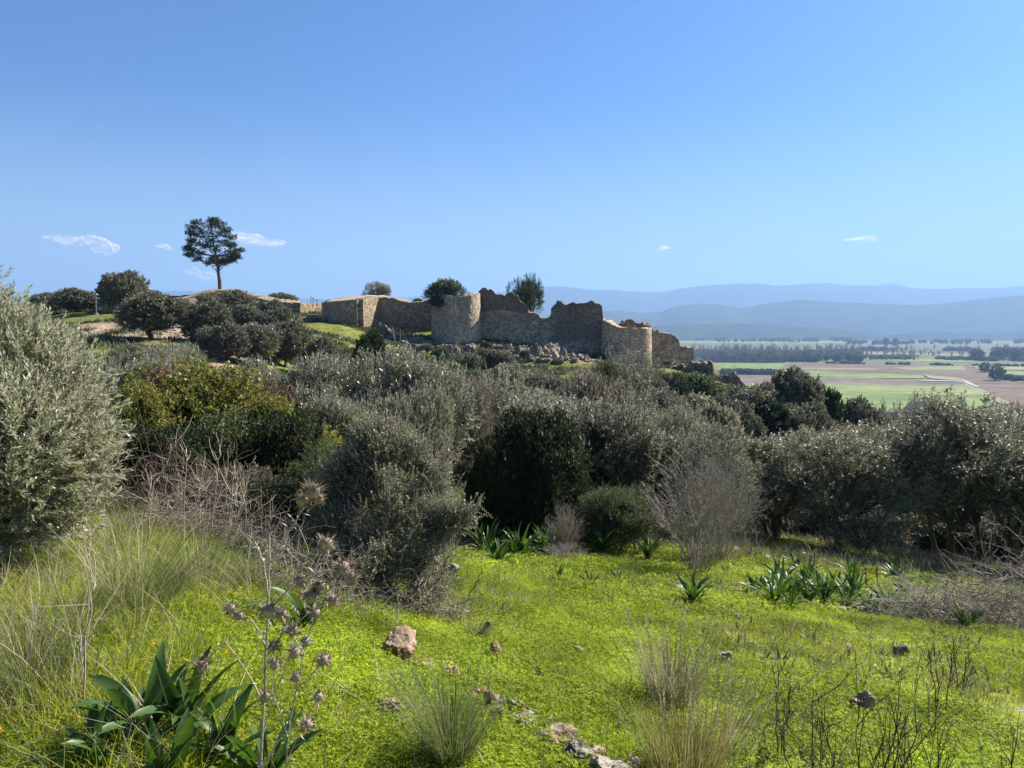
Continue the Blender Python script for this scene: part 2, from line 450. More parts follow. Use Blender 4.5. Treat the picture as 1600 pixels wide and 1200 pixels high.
# ------------------------------------------------------------------ castle masonry
def mat_masonry(name, pal, mortar, sx=0.23, sz=0.17, joint=0.06, bright=1.0):
    m = N(name)
    S = m.n("Attribute", attribute_name="run").outputs['Fac']; H = m.n("Attribute", attribute_name="rise").outputs['Fac']
    T = m.n("Attribute", attribute_name="tone").outputs['Fac']
    P = m.n("NewGeometry").outputs['Position']
    w = m.noise(P, 0.8, 3)
    c = m.n("CombineXYZ"); m.l(m.math('ADD', m.math('DIVIDE', S, sx), m.math('MULTIPLY', w, 1.2)), c.inputs[0])
    m.l(m.math('ADD', m.math('DIVIDE', H, sz), m.math('MULTIPLY', w, 2.4)), c.inputs[1])
    v = m.n("TexVoronoi", voronoi_dimensions='2D', i_Scale=1.0, i_Randomness=1.0); m.l(c.outputs[0], v.inputs['Vector'])
    e = m.n("TexVoronoi", voronoi_dimensions='2D', feature='DISTANCE_TO_EDGE', i_Scale=1.0, i_Randomness=1.0); m.l(c.outputs[0], e.inputs['Vector'])
    sep = m.n("SeparateColor"); m.l(v.outputs['Color'], sep.inputs[0])
    stone = m.ramp(sep.outputs[0], pal)
    dirt = m.noise(P, 0.5, 6, 0.7)
    stone = m.mix(m.math('MULTIPLY', m.ramp(dirt, [(0.42, (0, 0, 0)), (0.62, (1, 1, 1))]), 0.45), stone, (0.14, 0.12, 0.09))
    fine = m.noise(P, 6, 5, 0.7)
    stone = m.mix(0.5, stone, m.ramp(fine, [(0.3, (0.6, 0.6, 0.6)), (0.6, (1, 1, 1))]), 'MULTIPLY')
    jm = m.n("MapRange", i_1=0.0, i_2=joint * 2.2, i_3=1.0, i_4=0.0); m.l(e.outputs['Distance'], jm.inputs[0])
    col = m.mix(jm.outputs[0], stone, mortar)
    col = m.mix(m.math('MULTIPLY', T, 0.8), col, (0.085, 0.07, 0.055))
    col = m.mix(1.0, col, (bright * 1.70, bright * 1.56, bright * 1.38), 'MULTIPLY')
    h = m.n("MapRange", i_1=0.0, i_2=joint * 3, i_3=0.0, i_4=1.0); m.l(e.outputs['Distance'], h.inputs[0])
    hh = m.math('ADD', h.outputs[0], m.math('ADD', m.math('MULTIPLY', sep.outputs[1], 0.6), m.math('MULTIPLY', fine, 0.6)))
    return m.done(m.principled(col, 0.95, m.bump(hh, 1.0, 0.09), 0.1))
PAL_GREY = [(0.0, (0.10, 0.085, 0.065)), (0.25, (0.26, 0.225, 0.18)), (0.6, (0.42, 0.375, 0.31)), (1.0, (0.62, 0.57, 0.50))]
PAL_TAN = [(0.0, (0.19, 0.155, 0.115)), (0.35, (0.31, 0.262, 0.20)), (0.7, (0.43, 0.365, 0.285)), (1.0, (0.60, 0.52, 0.41))]
PAL_DARK = [(0.0, (0.06, 0.05, 0.04)), (0.4, (0.15, 0.125, 0.10)), (0.8, (0.27, 0.235, 0.195)), (1.0, (0.46, 0.42, 0.36))]
M_GREY = mat_masonry("grey rubble masonry", PAL_GREY, (0.38, 0.34, 0.28))
M_TAN = mat_masonry("restored tan masonry", PAL_TAN, (0.16, 0.13, 0.10), 0.27, 0.18, 0.06, 0.82)
M_TOWER = mat_masonry("pale mortared masonry", PAL_GREY, (0.46, 0.41, 0.335), 0.23, 0.17, 0.08, 1.0)
M_SMOOTH = mat_masonry("close jointed tan masonry", PAL_TAN, (0.40, 0.345, 0.27), 0.28, 0.17, 0.04, 0.95)
M_DARK = mat_masonry("dark weathered rubble masonry", PAL_DARK, (0.09, 0.075, 0.06), 0.25, 0.2)
def mat_sand():
    m = N("tan mortar capping"); P = m.n("NewGeometry").outputs['Position']
    c = m.ramp(m.noise(P, 2.2, 6, 0.7), [(0.3, (0.24, 0.175, 0.12)), (0.55, (0.42, 0.33, 0.245)), (0.75, (0.54, 0.45, 0.35))])
    return m.done(m.principled(c, 0.95, m.bump(m.noise(P, 9, 5), 0.6, 0.06), 0.1))
M_SAND = mat_sand()

def stone_off(s, h, seed, sx=0.42, sz=0.25):
    row = np.floor(h / sz); col = np.floor(s / sx + (row % 2) * 0.5 + 0.3 * np.sin(row * 12.9))
    q = np.sin(col * 127.1 + row * 311.7 + seed * 7.3) * 43758.5453
    return (q - np.floor(q))

def wall(name, path, thick, mat, ragged=0.12, seed=1, closed=False, tone=None, label=None, cat="wall", group=None, coping=None, top_in=0.0,
         step=0.17, batter=0.0, base_drop=1.6, ztop_fn=None, parent=None):
    """path: list of (px, py_top, Y): plan points given by picture column and distance, wall top given by picture row."""
    pts = []
    for px, pt, Y in path:
        zt = at(px, pt, Y)
        pts.append((zt[0], zt[1], zt[2]))
    pts = np.array(pts)
    seg = np.hypot(*np.diff(pts[:, :2], axis=0).T)
    cs = np.concatenate([[0], np.cumsum(seg)])
    n = max(4, int(cs[-1] / step)); s = np.linspace(0, cs[-1], n + 1)
    X = np.interp(s, cs, pts[:, 0]); Y = np.interp(s, cs, pts[:, 1]); ZT = np.interp(s, cs, pts[:, 2])
    # stone-stepped ragged top
    blk = np.floor(s / 0.42 + seed)
    q = np.sin(blk * 91.7 + seed * 3.1) * 43758.5; q = q - np.floor(q)
    b2 = np.floor(s / 1.1 + seed * 0.37); q2 = np.sin(b2 * 57.3 + seed) * 43758.5; q2 = q2 - np.floor(q2)
    if ragged > 0.1: ZT = ZT + (q2 - 0.5) * ragged * 2.0
    ZT = ZT + (q - 0.5) * ragged * 2.2 + (fbm(s * 0.5, seed, 0, 3) - 0.5) * ragged * 2
    tx = np.gradient(X, s); ty = np.gradient(Y, s); L = np.hypot(tx, ty); tx /= L; ty /= L
    nx, ny = ty, -tx          # faces the camera when the path runs left to right
    ZB = gz(X, Y) - base_drop
    ZB = np.minimum(ZB, ZT - 0.5)
    rows = max(8, int((ZT - ZB).max() / step))
    t = np.linspace(0, 1, rows + 1)
    def face(off, sign, fullness=1.0):
        Z = ZB[None] + (ZT - ZB)[None] * t[:, None]
        # constant rise per row near the top would shear: keep true height as attribute
        S = np.broadcast_to(s[None], Z.shape)
        d = off + sign * ((stone_off(S, Z, seed) - 0.5) * 0.09 + (fbm(S * 0.35, Z * 0.35, seed, 3) - 0.5) * 0.14 * fullness) + sign * batter * (ZT[None] - Z)
        return np.stack([X[None] + nx[None] * d, Y[None] + ny[None] * d, Z], -1), S, Z
    Fv, FS, FZ = face(thick * 0.5, 1)
    Bv, BS, BZ = face(-thick * 0.5, -1)
    Bv[..., 2] += top_in * t[:, None] ** 2
    nc = n + 1
    k = 7                                       # rows across the top
    tops = []
    for i in range(1, k):
        a = i / k
        Q = Fv[-1] * (1 - a) + Bv[-1] * a
        Q = Q.copy(); Q[:, 2] += ((stone_off(s, a * thick + 0 * s, seed + 5, 0.42, 0.35) - 0.5) * ragged * 1.8 if ragged else 0)
        tops.append(Q)
    allrows = np.concatenate([Fv, np.array(tops), Bv[::-1]])
    R = allrows.shape[0]
    run = np.concatenate([FS, np.repeat(s[None], k - 1, 0), BS])
    rise = np.concatenate([FZ, np.repeat((ZT)[None], k - 1, 0) + np.linspace(0, thick, k - 1)[:, None], BZ[::-1]])
    i, j = np.meshgrid(np.arange(R - 1), np.arange(nc - 1), indexing='ij')
    f = np.stack([i * nc + j, i * nc + j + 1, (i + 1) * nc + j + 1, (i + 1) * nc + j], -1).reshape(-1, 4)
    # end caps: bridge front and back columns
    caps = []
    for c, flip in ((0, False), (nc - 1, True)):
        front = [r * nc + c for r in range(rows + 1)]
        back = [(R - 1 - r) * nc + c for r in range(rows + 1)]
        for r in range(rows):
            q = [front[r], front[r + 1], back[r + 1], back[r]]
            caps.append(q[::-1] if flip else q)
        ring = [front[-1]] + [(rows + 1 + z) * nc + c for z in range(k - 1)] + [back[-1]]
    V = allrows.reshape(-1, 3)
    tn = tone(run, rise, V[:, 0].reshape(run.shape), V[:, 1].reshape(run.shape)) if tone is not None else 0 * run
    me = make_mesh(name, V, [f, np.array(caps)], mat, False,
                   {"run": run.ravel(), "rise": rise.ravel(), "tone": np.clip(tn, 0, 1).ravel()})
    o = link(name, me, parent)
    if parent is None: tag(o, label, cat, group)
    return o
def prow(X, Y, Z):
    """picture row of a place, used to say where the masonry tone changes or repair begins"""
    d = Y * math.cos(PITCH) - Z * math.sin(PITCH)
    return 600 - F * (Z * math.cos(PITCH) + Y * math.sin(PITCH)) / d

GW = "old fortress walls on the hilltop"
# far left low walls and the sandy walk behind
wall("fortress_wall", [(262,463.5,134),(290,462,133),(318,460,132),(330,458,131)], 1.6, M_DARK, 0.08, 3, label="low dark wall far left of the fortress, just left of the sandy mound under the lone pine", group=GW)
wl = wall("fortress_wall", [(272,468,127),(300,467,126),(322,463,125),(345,456,124),(358,454,123),(372,458,122),(385,463,121),(402,465.5,120),(430,470.5,119),(461,473.5,118)], 2.6, M_TAN, 0.05, 4,
     top_in=0.45, label="long low tan wall below the sandy mound with the lone pine, left end of the fortress", group=GW)
wall("fortress_wall", [(461,473.5,117.5),(470,474,119),(487,474.8,122.5),(506,475.5,125)], 1.8, M_TAN, 0.05, 5, label="short sunlit tan wall stepping back just left of the square bastion", group=GW)
# square bastion: two faces and a solid top
def bastion():
    root = empty("square_bastion", tuple(at(545, 505, 113)))
    root.location.z = gz1(root.location.x, root.location.y)
    inv = -Vector(root.location)
    a = wall("front_face", [(505,472.5,111.5),(520,471.5,111.3),(540,470,111.2),(560,468,111)], 1.4, M_TAN, 0.06, 6, parent=root)
    b = wall("side_face", [(560.3,468,111.2),(569,466,113.2),(578,464,115.2),(587,463,117.4)], 1.4, M_TAN, 0.06, 7, parent=root)
    # sloping tan top
    P = [at(505.5,472,112.2), at(530,470.5,111.9), at(559,467.3,111.9), at(586,462.6,117.3), at(640,469.5,119.5), at(600,462,123), at(575,461,123), at(540,463.2,122), at(512,469,120)]
    c = sum(P) / len(P); c = c + np.array([0, 0, 0.12])
    g = Geo(); pts = []
    ring = []
    for i in range(len(P)):
        for t in range(5):
            ring.append(P[i] + (P[(i + 1) % len(P)] - P[i]) * t / 5)
    ring = np.array(ring); n = len(ring)
    V = []; levels = 6
    for l in range(levels):
        q = ring + (c - ring) * l / levels
        q[:, 2] += (fbm(q[:, 0] * 0.8, q[:, 1] * 0.8, 3, 3) - 0.5) * 0.22
        V.append(q)
    V.append(c[None]); low = ring.copy(); low[:, 2] -= 1.5; V.insert(0, low)
    V = np.concatenate(V); f = []
    for l in range(levels):
        for i in range(n): f.append((l * n + i, l * n + (i + 1) % n, (l + 1) * n + (i + 1) % n, (l + 1) * n + i))
    last = levels * n; tri = [(last + i, last + (i + 1) % n, len(V) - 1) for i in range(n)]
    o = link("top_paving", make_mesh("top_paving", V, [np.array(f), np.array(tri)], M_SAND, True), root)
    for ch in root.children: ch.location = inv
    tag(root, "tan square bastion with sloping sandy top, left of the tall round tower", "bastion", GW)
bastion()
def tone_low(lo, hi, amt=0.75):  # masonry tone that gets darker towards the lower rows of the wall
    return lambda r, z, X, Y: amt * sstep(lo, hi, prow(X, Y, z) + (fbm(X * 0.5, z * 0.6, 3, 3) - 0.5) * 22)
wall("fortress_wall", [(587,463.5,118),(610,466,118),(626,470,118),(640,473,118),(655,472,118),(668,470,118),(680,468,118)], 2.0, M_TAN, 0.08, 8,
     tone=tone_low(485, 520, 0.6), top_in=0.2, label="shaded dipping wall between the square bastion and the tall round tower", group=GW)
# wall between the two towers
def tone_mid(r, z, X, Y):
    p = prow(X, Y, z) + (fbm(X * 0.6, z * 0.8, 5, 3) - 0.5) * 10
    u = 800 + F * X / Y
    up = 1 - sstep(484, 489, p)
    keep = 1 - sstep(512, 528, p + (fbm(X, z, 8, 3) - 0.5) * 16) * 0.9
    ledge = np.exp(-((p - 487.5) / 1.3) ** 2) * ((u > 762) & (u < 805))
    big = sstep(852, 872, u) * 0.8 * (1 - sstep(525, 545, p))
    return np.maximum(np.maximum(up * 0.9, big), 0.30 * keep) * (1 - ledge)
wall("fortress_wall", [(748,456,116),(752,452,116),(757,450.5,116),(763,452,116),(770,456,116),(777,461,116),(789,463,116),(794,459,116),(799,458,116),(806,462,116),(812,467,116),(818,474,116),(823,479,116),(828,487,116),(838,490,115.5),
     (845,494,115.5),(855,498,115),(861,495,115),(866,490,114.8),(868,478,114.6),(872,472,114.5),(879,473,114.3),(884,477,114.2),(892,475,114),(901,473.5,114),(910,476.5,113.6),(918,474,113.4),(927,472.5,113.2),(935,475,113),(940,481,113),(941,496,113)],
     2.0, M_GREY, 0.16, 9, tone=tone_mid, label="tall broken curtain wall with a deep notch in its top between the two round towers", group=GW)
wall("fortress_wall", [(941,497,113.5),(948,502,113),(956,507,112),(964,511,111),(972,513,111)], 1.6, M_SMOOTH, 0.12, 10, label="small sloping shoulder of wall joining the smooth round tower on its left", group=GW)
wall("fortress_wall", [(966,507,117),(975,505,117),(984,503,117),(995,503,117),(1005,505,117),(1012,510,116)], 1.5, M_DARK, 0.22, 11, label="broken rubble wall top showing behind the smooth round tower", group=GW)
wall("fortress_wall", [(1010,513,112.6),(1018,517.5,112.8),(1030,520,113),(1042,523,113.2),(1050,526,113.4),(1055,531,113.6),(1058,538,113.7),(1064,540,113.8),(1072,540.5,114),(1079,541,114.2),(1081,545,114.2)],
     1.8, M_GREY, 0.14, 12, tone=lambda r, z, X, Y: 0.28 + 0 * r, label="stepped grey wall end descending to the right of the smooth round tower", group=GW)
wall("fortress_wall", [(1022,574,98),(1045,573,97.5),(1070,570,97),(1088,567,96.5),(1100,566.5,96),(1110,568,95.6),(1116,574,95.4),(1119,584,95.2)], 1.4, M_DARK, 0.22, 13, label="low dark ruined wall on the slope below the stepped wall end", group=GW)
wall("fortress_wall", [(1124,590,93),(1130,585,93),(1136,583,93),(1146,585,93),(1156,592,93),(1164,600,93),(1168,606,93)], 1.2, M_DARK, 0.25, 14, label="last low rounded stub of ruined wall, rightmost stones of the fortress", group=GW)

def tower(name, px0, px1, Yc, prof, mat, seed, label, ragged=0.12, tone=None, back_drop=0.0, fill=1.2, parts=None):
    """round tower; prof = picture rows of its top by column of the front half"""
    c = at((px0 + px1) / 2, 515, Yc); R = (px1 - px0) / 2 / F * Yc
    root = empty(name, (c[0], c[1], gz1(c[0], c[1])))
    na = 150; a = np.linspace(0, 2 * math.pi, na, endpoint=False)       # a=0 faces the camera
    X = c[0] + R * np.sin(a); Y = c[1] - R * np.cos(a)
    u = 800 + F * X / Y
    pt = np.interp(u, [p[0] for p in prof], [p[1] for p in prof])
    ZT = np.array([at(800, p, y)[2] for p, y in zip(pt, Y)])
    back = sstep(-0.1, 0.5, -np.cos(a))
    ZT = ZT - back * back_drop
    s = a * R; blk = np.floor(s / 0.42); q = np.sin(blk * 91.7 + seed) * 43758.5; q -= np.floor(q)
    ZT = ZT + (q - 0.5) * ragged * 1.6
    zb = float(gz(X, Y).min()) - 2.0
    rows = int((ZT.max() - zb) / 0.17); t = np.linspace(0, 1, rows + 1)
    Z = zb + (ZT - zb)[None] * t[:, None]; S = np.broadcast_to(s[None], Z.shape)
    d = (stone_off(S, Z, seed) - 0.5) * 0.07 + (fbm(np.sin(a)[None] * 3 + 5, Z * 0.5, seed, 3) - 0.5) * 0.09
    rr = R + d + 0.02 * (ZT.max() - Z)
    O = np.stack([c[0] + rr * np.sin(a)[None], c[1] - rr * np.cos(a)[None], Z], -1)
    ri = R - 1.3
    I0 = np.stack([c[0] + ri * np.sin(a), c[1] - ri * np.cos(a), ZT + 0.02], -1)
    I1 = I0.copy(); I1[:, 2] = ZT.min() - fill
    rows_all = np.concatenate([O, I0[None], I1[None]])
    V = rows_all.reshape(-1, 3); V = np.concatenate([V, [[c[0], c[1], ZT.min() - fill]]])
    nr = rows_all.shape[0]
    i, j = np.meshgrid(np.arange(nr - 1), np.arange(na), indexing='ij'); j2 = (j + 1) % na
    f = np.stack([i * na + j, i * na + j2, (i + 1) * na + j2, (i + 1) * na + j], -1).reshape(-1, 4)
    jj = np.arange(na); tri = np.stack([(nr - 1) * na + jj, (nr - 1) * na + (jj + 1) % na, np.full(na, nr * na)], -1)
    run = np.concatenate([np.broadcast_to(s, (nr, na)).ravel(), [0]])
    rise = np.concatenate([Z, (ZT + 1)[None], (ZT - 1)[None]]).ravel(); rise = np.append(rise, 0)
    tn = tone(run, rise, V[:, 0], V[:, 1]) if tone is not None else 0 * run
    me = make_mesh("masonry", V - np.array(root.location), [f, tri], mat, False, {"run": run, "rise": rise, "tone": np.clip(tn, 0, 1)})
    link("masonry", me, root)
    tag(root, label, "tower", "round fortress towers")
    return root
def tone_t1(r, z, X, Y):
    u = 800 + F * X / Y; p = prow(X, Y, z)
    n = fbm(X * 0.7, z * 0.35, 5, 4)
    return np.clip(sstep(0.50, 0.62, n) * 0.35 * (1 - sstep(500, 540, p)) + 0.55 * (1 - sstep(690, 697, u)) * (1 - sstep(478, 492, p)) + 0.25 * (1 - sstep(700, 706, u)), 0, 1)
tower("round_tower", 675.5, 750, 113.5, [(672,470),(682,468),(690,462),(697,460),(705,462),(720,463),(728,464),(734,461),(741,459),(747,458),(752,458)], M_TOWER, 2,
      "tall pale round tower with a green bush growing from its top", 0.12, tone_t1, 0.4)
t2 = tower("round_tower", 941, 1017, 109.5, [(938,500),(945,503),(955,508),(965,511.5),(975,512.5),(1000,513),(1018,513.5)], M_SMOOTH, 4,
      "lower smooth tan round tower with a flat top and sunlit right edge", 0.03, None, -0.15, 0.25)

# ------------------------------------------------------------------ rocks
def mat_rock(name, a, b, c, rust=0.0, lichen=0.0):
    m = N(name); co = m.n("TexCoord").outputs['Object']; P = m.n("NewGeometry").outputs['Position']
    n = m.noise(P, 2.5, 7, 0.7)
    col = m.ramp(n, [(0.3, a), (0.5, b), (0.7, c)])
    if rust: col = m.mix(m.math('MULTIPLY', m.ramp(m.noise(P, 1.1, 4), [(0.45, (0, 0, 0)), (0.6, (1, 1, 1))]), rust), col, (0.31, 0.155, 0.08))
    if lichen: col = m.mix(m.math('MULTIPLY', m.ramp(m.noise(P, 14, 5), [(0.5, (0, 0, 0)), (0.6, (1, 1, 1))]), lichen), col, (0.55, 0.55, 0.5))
    v = m.n("TexVoronoi", i_Scale=7.0); m.l(P, v.inputs['Vector'])
    h = m.math('ADD', n, m.math('MULTIPLY', v.outputs['Distance'], 0.6))
    return m.done(m.principled(col, 0.92, m.bump(h, 1.0, 0.06), 0.15))
M_ROCK = mat_rock("grey limestone", (0.05, 0.040, 0.028), (0.13, 0.108, 0.078), (0.29, 0.25, 0.19), 0.0, 0.5)
M_RUST = mat_rock("reddish brown stone", (0.11, 0.065, 0.04), (0.27, 0.19, 0.13), (0.46, 0.38, 0.29), 0.6, 0.35)
M_PALE = mat_rock("pale weathered stone", (0.12, 0.09, 0.065), (0.27, 0.22, 0.17), (0.44, 0.38, 0.30), 0.45, 0.4)
import bmesh
def rock_mesh(seed, sub=4, rough=0.35, flat=0.6, mat=None, fine=0.08):
    bm = bmesh.new(); bmesh.ops.create_icosphere(bm, subdivisions=sub, radius=1.0)
    v = np.array([p.co[:] for p in bm.verts]); f = np.array([[q.index for q in p.verts] for p in bm.faces]); bm.free()
    rg = np.random.default_rng(seed)
    # cut by random planes for facets
    for k in range(16):
        d = rg.normal(size=3); d /= np.linalg.norm(d); h = rg.uniform(0.45, 0.85)
        p = v @ d; v = v - np.outer(np.maximum(p - h, 0), d) * 1.0
    r = 1 + (fbm(v[:, 0] * 1.6 + seed, v[:, 1] * 1.6, v[:, 2] * 1.6 + 9, 4) - 0.5) * rough * 2 + (np.abs(fbm(v[:, 0] * 5 + seed, v[:, 1] * 5, v[:, 2] * 5, 3) - 0.5)) * -fine * 5
    v = v * r[:, None]; v[:, 2] *= flat; v[:, 0] *= 1.0 + 0.25 * math.sin(seed)
    return make_mesh("rock", v, f, mat, False)
ROCKS = {k: [rock_mesh(s + o, 5, 0.6, 0.65, m, 0.16) for s in range(4)] for o, (k, m) in enumerate([('grey', M_ROCK), ('rust', M_RUST), ('pale', M_PALE)])}
ROCKS_F = {k: [rock_mesh(s + 20 + o, 4, 0.75, 0.62, m, 0.2) for s in range(4)] for o, (k, m) in enumerate([('grey', M_ROCK), ('rust', M_RUST), ('pale', M_PALE)])}
def rock(px, Y, w_px, h_px, kind, label, far=False, group=None, sink=None, rot=None, depth=1.0, name="rock", cat="rock"):
    if sink is None: sink = 0.48 if far else 0.12
    if far: h_px *= 1.25; w_px *= 1.15
    x, y, z = gpt(px, Y)
    w = w_px / F * Y / 2; h = h_px / F * Y * (1 if far else 1.15)
    me = random.choice((ROCKS_F if far else ROCKS)[kind])
    o = link(name, me, None, (x, y, z + h * (0.5 - sink)))
    o.scale = (w, w * depth, h / 0.95)
    o.rotation_euler = (random.uniform(-.15, .15), random.uniform(-.15, .15), random.uniform(0, 6.28) if rot is None else rot)
    tag(o, label, cat, group)
    return o
G1 = "grey boulders at the foot of the fortress walls"
for px, Y, w, h, k in [(838,104,34,22,'grey'),(812,106,26,14,'grey'),(858,107,30,20,'pale'),(880,105,20,16,'grey'),(795,108,24,12,'grey'),(770,108,20,10,'grey'),(752,107,16,12,'pale'),
    (735,106,22,12,'grey'),(716,105.5,24,10,'grey'),(700,106,18,12,'grey'),(683,106,20,9,'grey'),(660,107,26,12,'grey'),(640,108,22,10,'grey'),(625,109,22,12,'grey'),(605,111,20,14,'grey'),(593,112,16,16,'grey'),
    (650,110,18,10,'grey'),(672,109,18,12,'grey'),(632,104,24,10,'grey'),(655,103,26,12,'grey'),(680,103,24,8,'grey'),(612,106,18,8,'grey'),(596,108,14,9,'grey'),
    (855,102,18,12,'pale'),(866,103,16,14,'pale'),(828,100,20,12,'grey'),(845,99,24,10,'grey'),(806,101,16,8,'grey'),(822,108,20,10,'pale'),(787,104,20,8,'grey'),(842,110,18,12,'grey'),
    (872,108,20,18,'grey'),(900,107,20,12,'grey'),(915,106.5,18,10,'grey'),(930,106,18,12,'grey'),(760,103,18,8,'grey'),(722,101,20,9,'pale'),(742,100,18,8,'grey')]:
    rock(px, Y, w, h, k, ("grey boulder in the shade under the dipping wall left of the tall round tower" if px < 672 else "grey boulder lying against the foot of the tall round tower" if px < 752 else "grey boulder in the jumble under the left half of the broken curtain wall" if px < 850 else "grey boulder in the jumble under the notch and right half of the broken curtain wall"), True, G1)
for i in range(90):
    px = random.uniform(590, 940); Y = random.uniform(100, 113)
    rock(px, Y, random.uniform(5, 18), random.uniform(3, 9), random.choice(['grey', 'grey', 'grey', 'pale']), "small grey stone half buried between the boulders below the fortress walls", True, "small stones among the fortress boulders")
G2 = "reddish stones below the broken wall"
for px, Y, w, h in [(893,103,26,10),(906,102,18,9),(884,101,20,9),(925,102,16,7),(915,100.5,22,7),(900,99.5,16,6),(936,101,14,6),(876,99,16,7)]:
    rock(px, Y, w, h, 'rust', "reddish fallen stone below the broken curtain wall", True, G2)
rock(879, 100.5, 13, 10, 'pale', "small pale round boulder beside the reddish stones below the notch in the wall", True)
rock(803, 97.5, 13, 8, 'pale', "small pale boulder lying on the bright grass patch below the curtain wall", True)
G3 = "pink rubble scattered under the hilltop olives"
for i in range(70):
    px = random.uniform(112, 300); Y = random.uniform(66, 79)
    rock(px, Y, random.uniform(3, 9), random.uniform(2, 5), random.choice(['rust', 'pale', 'pale']), "small pinkish stone in the rubble under the hilltop olives", True, G3)
rock(240, 57, 8, 6, 'pale', "lone pale stone on the grass under the round hilltop olive", True)
for i in range(22):
    rock(random.uniform(300, 345), random.uniform(43, 50), random.uniform(8, 18), random.uniform(5, 10), random.choice(['rust', 'rust', 'pale']), "brown stone heaped in the gully beyond the yellow bramble", True, "brown stones heaped in the gully")
# near stones
rock(622, 4.6, 84, 40, 'rust', "rusty brown rock left of the green rush tuft, largest of the near stones", rot=0.3)
rock(668, 4.5, 64, 22, 'pale', "pale flat stone touching the right side of the rusty brown rock", rot=1.0)
rock(702, 4.35, 44, 22, 'rust', "small brown stone right behind the green rush tuft", rot=2.0)
rock(776, 4.9, 34, 32, 'rust', "upright brown stone alone in the grass right of the rush tuft", rot=0.5)
rock(606, 3.75, 46, 26, 'rust', "low orange brown stone in the grass below the largest rusty rock")
rock(770, 3.95, 26, 34, 'rust', "narrow reddish stone at the upper end of the pale rock ridge", rot=0.9)
rr_ = random.Random(3)
rock(862, 3.6, 90, 24, 'rust', "long reddish slab of the rock ridge in the grass at bottom centre", rot=-0.5, depth=0.7, sink=0.15)
rock(812, 3.8, 60, 18, 'pale', "short pale slab at the upper left of the rock ridge", rot=-0.4, depth=0.7, sink=0.15)
rock(905, 3.45, 66, 24, 'grey', "grey lichened stone in the middle of the rock ridge", rot=0.2, sink=0.1)
rock(955, 3.3, 90, 26, 'pale', "broad pale stone at the lower right end of the rock ridge", rot=0.4, sink=0.15)
for i in range(46):
    t = i / 45
    rock(745 + 260 * t + rr_.uniform(-14, 14), 4.05 - 0.85 * t + rr_.uniform(-.12, .12), rr_.uniform(14, 44), rr_.uniform(8, 20), rr_.choice(['rust', 'rust', 'pale', 'grey']), "small broken stone half buried along the rock ridge at bottom centre", group="small stones of the rock ridge", sink=0.12)
for i in range(12):
    rock(600 + rr_.uniform(0, 110), 4.55 + rr_.uniform(-.3, .25), rr_.uniform(14, 34), rr_.uniform(8, 16), rr_.choice(['rust', 'rust', 'pale']), "small reddish stone scattered round the largest rusty rock", group="small stones round the rusty rock", sink=0.15)
rock(905, 5.5, 26, 12, 'pale', "small pale stone in the open grass above the rock ridge")
rock(863, 4.85, 18, 14, 'grey', "small grey stone in the grass right of the upright brown stone")
rock(1127, 5.5, 30, 20, 'pale', "pale stone behind the dry grass tuft, right side")
rock(1155, 7.6, 18, 14, 'rust', "small brown stone in the middle of the open green slope")
rock(1404, 6.8, 30, 18, 'grey', "grey stone in the grass in front of the brush pile")
rock(1344, 4.5, 44, 32, 'rust', "brown stone behind the dark twiggy dead plant")
rock(1345, 9.6, 74, 20, 'grey', "long grey rock lying among the far squills", rot=0.15, depth=0.4)
rock(1316, 9.7, 40, 11, 'pale', "thin white stone at the left end of the long grey rock")
rock(680, 8.3, 34, 26, 'pale', "white stone under the edge of the grey green shrub")
rock(703, 8.1, 34, 20, 'pale', "creamy stone beside the white one under the shrub edge")
rock(660, 8.2, 28, 18, 'pale', "half hidden cream stone deepest under the shrub edge")
rock(690, 7.9, 22, 12, 'rust', "small tan stone in front of the white stone at the shrub edge")
# ------------------------------------------------------------------ plant materials
def mat_leaf(name, cols, back=None, trans=0.35, rough=0.5, spec=0.4, jitter=0.25, tcol=None):
    """cols: list of (pos, rgb) picked at random per leaf; back = colour of the underside"""
    m = N(name)
    g = m.n("NewGeometry"); oi = m.n("ObjectInfo")
    r = g.outputs['Random Per Island']
    c = m.ramp(r, cols, 'CONSTANT' if False else 'LINEAR')
    # broad light and dark clumps within the crown: older and younger growth
    nz = m.noise(g.outputs['Position'], 0.9, 3)
    c = m.mix(1.0, c, m.ramp(nz, [(0.3, (1 - jitter,) * 3), (0.7, (1 + jitter,) * 3)]), 'MULTIPLY')
    hv = m.n("HueSaturation"); m.l(c, hv.inputs['Color'])
    mr = m.n("MapRange", i_3=0.85, i_4=1.18); m.l(oi.outputs['Random'], mr.inputs[0]); m.l(mr.outputs[0], hv.inputs['Value'])
    c = hv.outputs[0]
    if back is not None: c = m.mix(g.outputs['Backfacing'], c, back)
    p = m.principled(c, rough, None, spec)
    t = m.n("BsdfTranslucent")
    if tcol is not None: m.l(m.mix(1.0, c, tcol, 'MULTIPLY'), t.inputs[0])
    else: m.l(c, t.inputs[0])
    mx = m.n("MixShader", i_0=trans); m.l(p, mx.inputs[1]); m.l(t.outputs[0], mx.inputs[2])
    return m.done(mx.outputs[0])
def mat_bark(name, a, b, sc=12):
    m = N(name); P = m.n("TexCoord").outputs['Object']
    n = m.noise(m.map(P, (1, 1, 0.3)), sc, 5, 0.7)
    return m.done(m.principled(m.ramp(n, [(0.3, a), (0.7, b)]), 0.95, m.bump(n, 0.8, 0.02), 0.1))
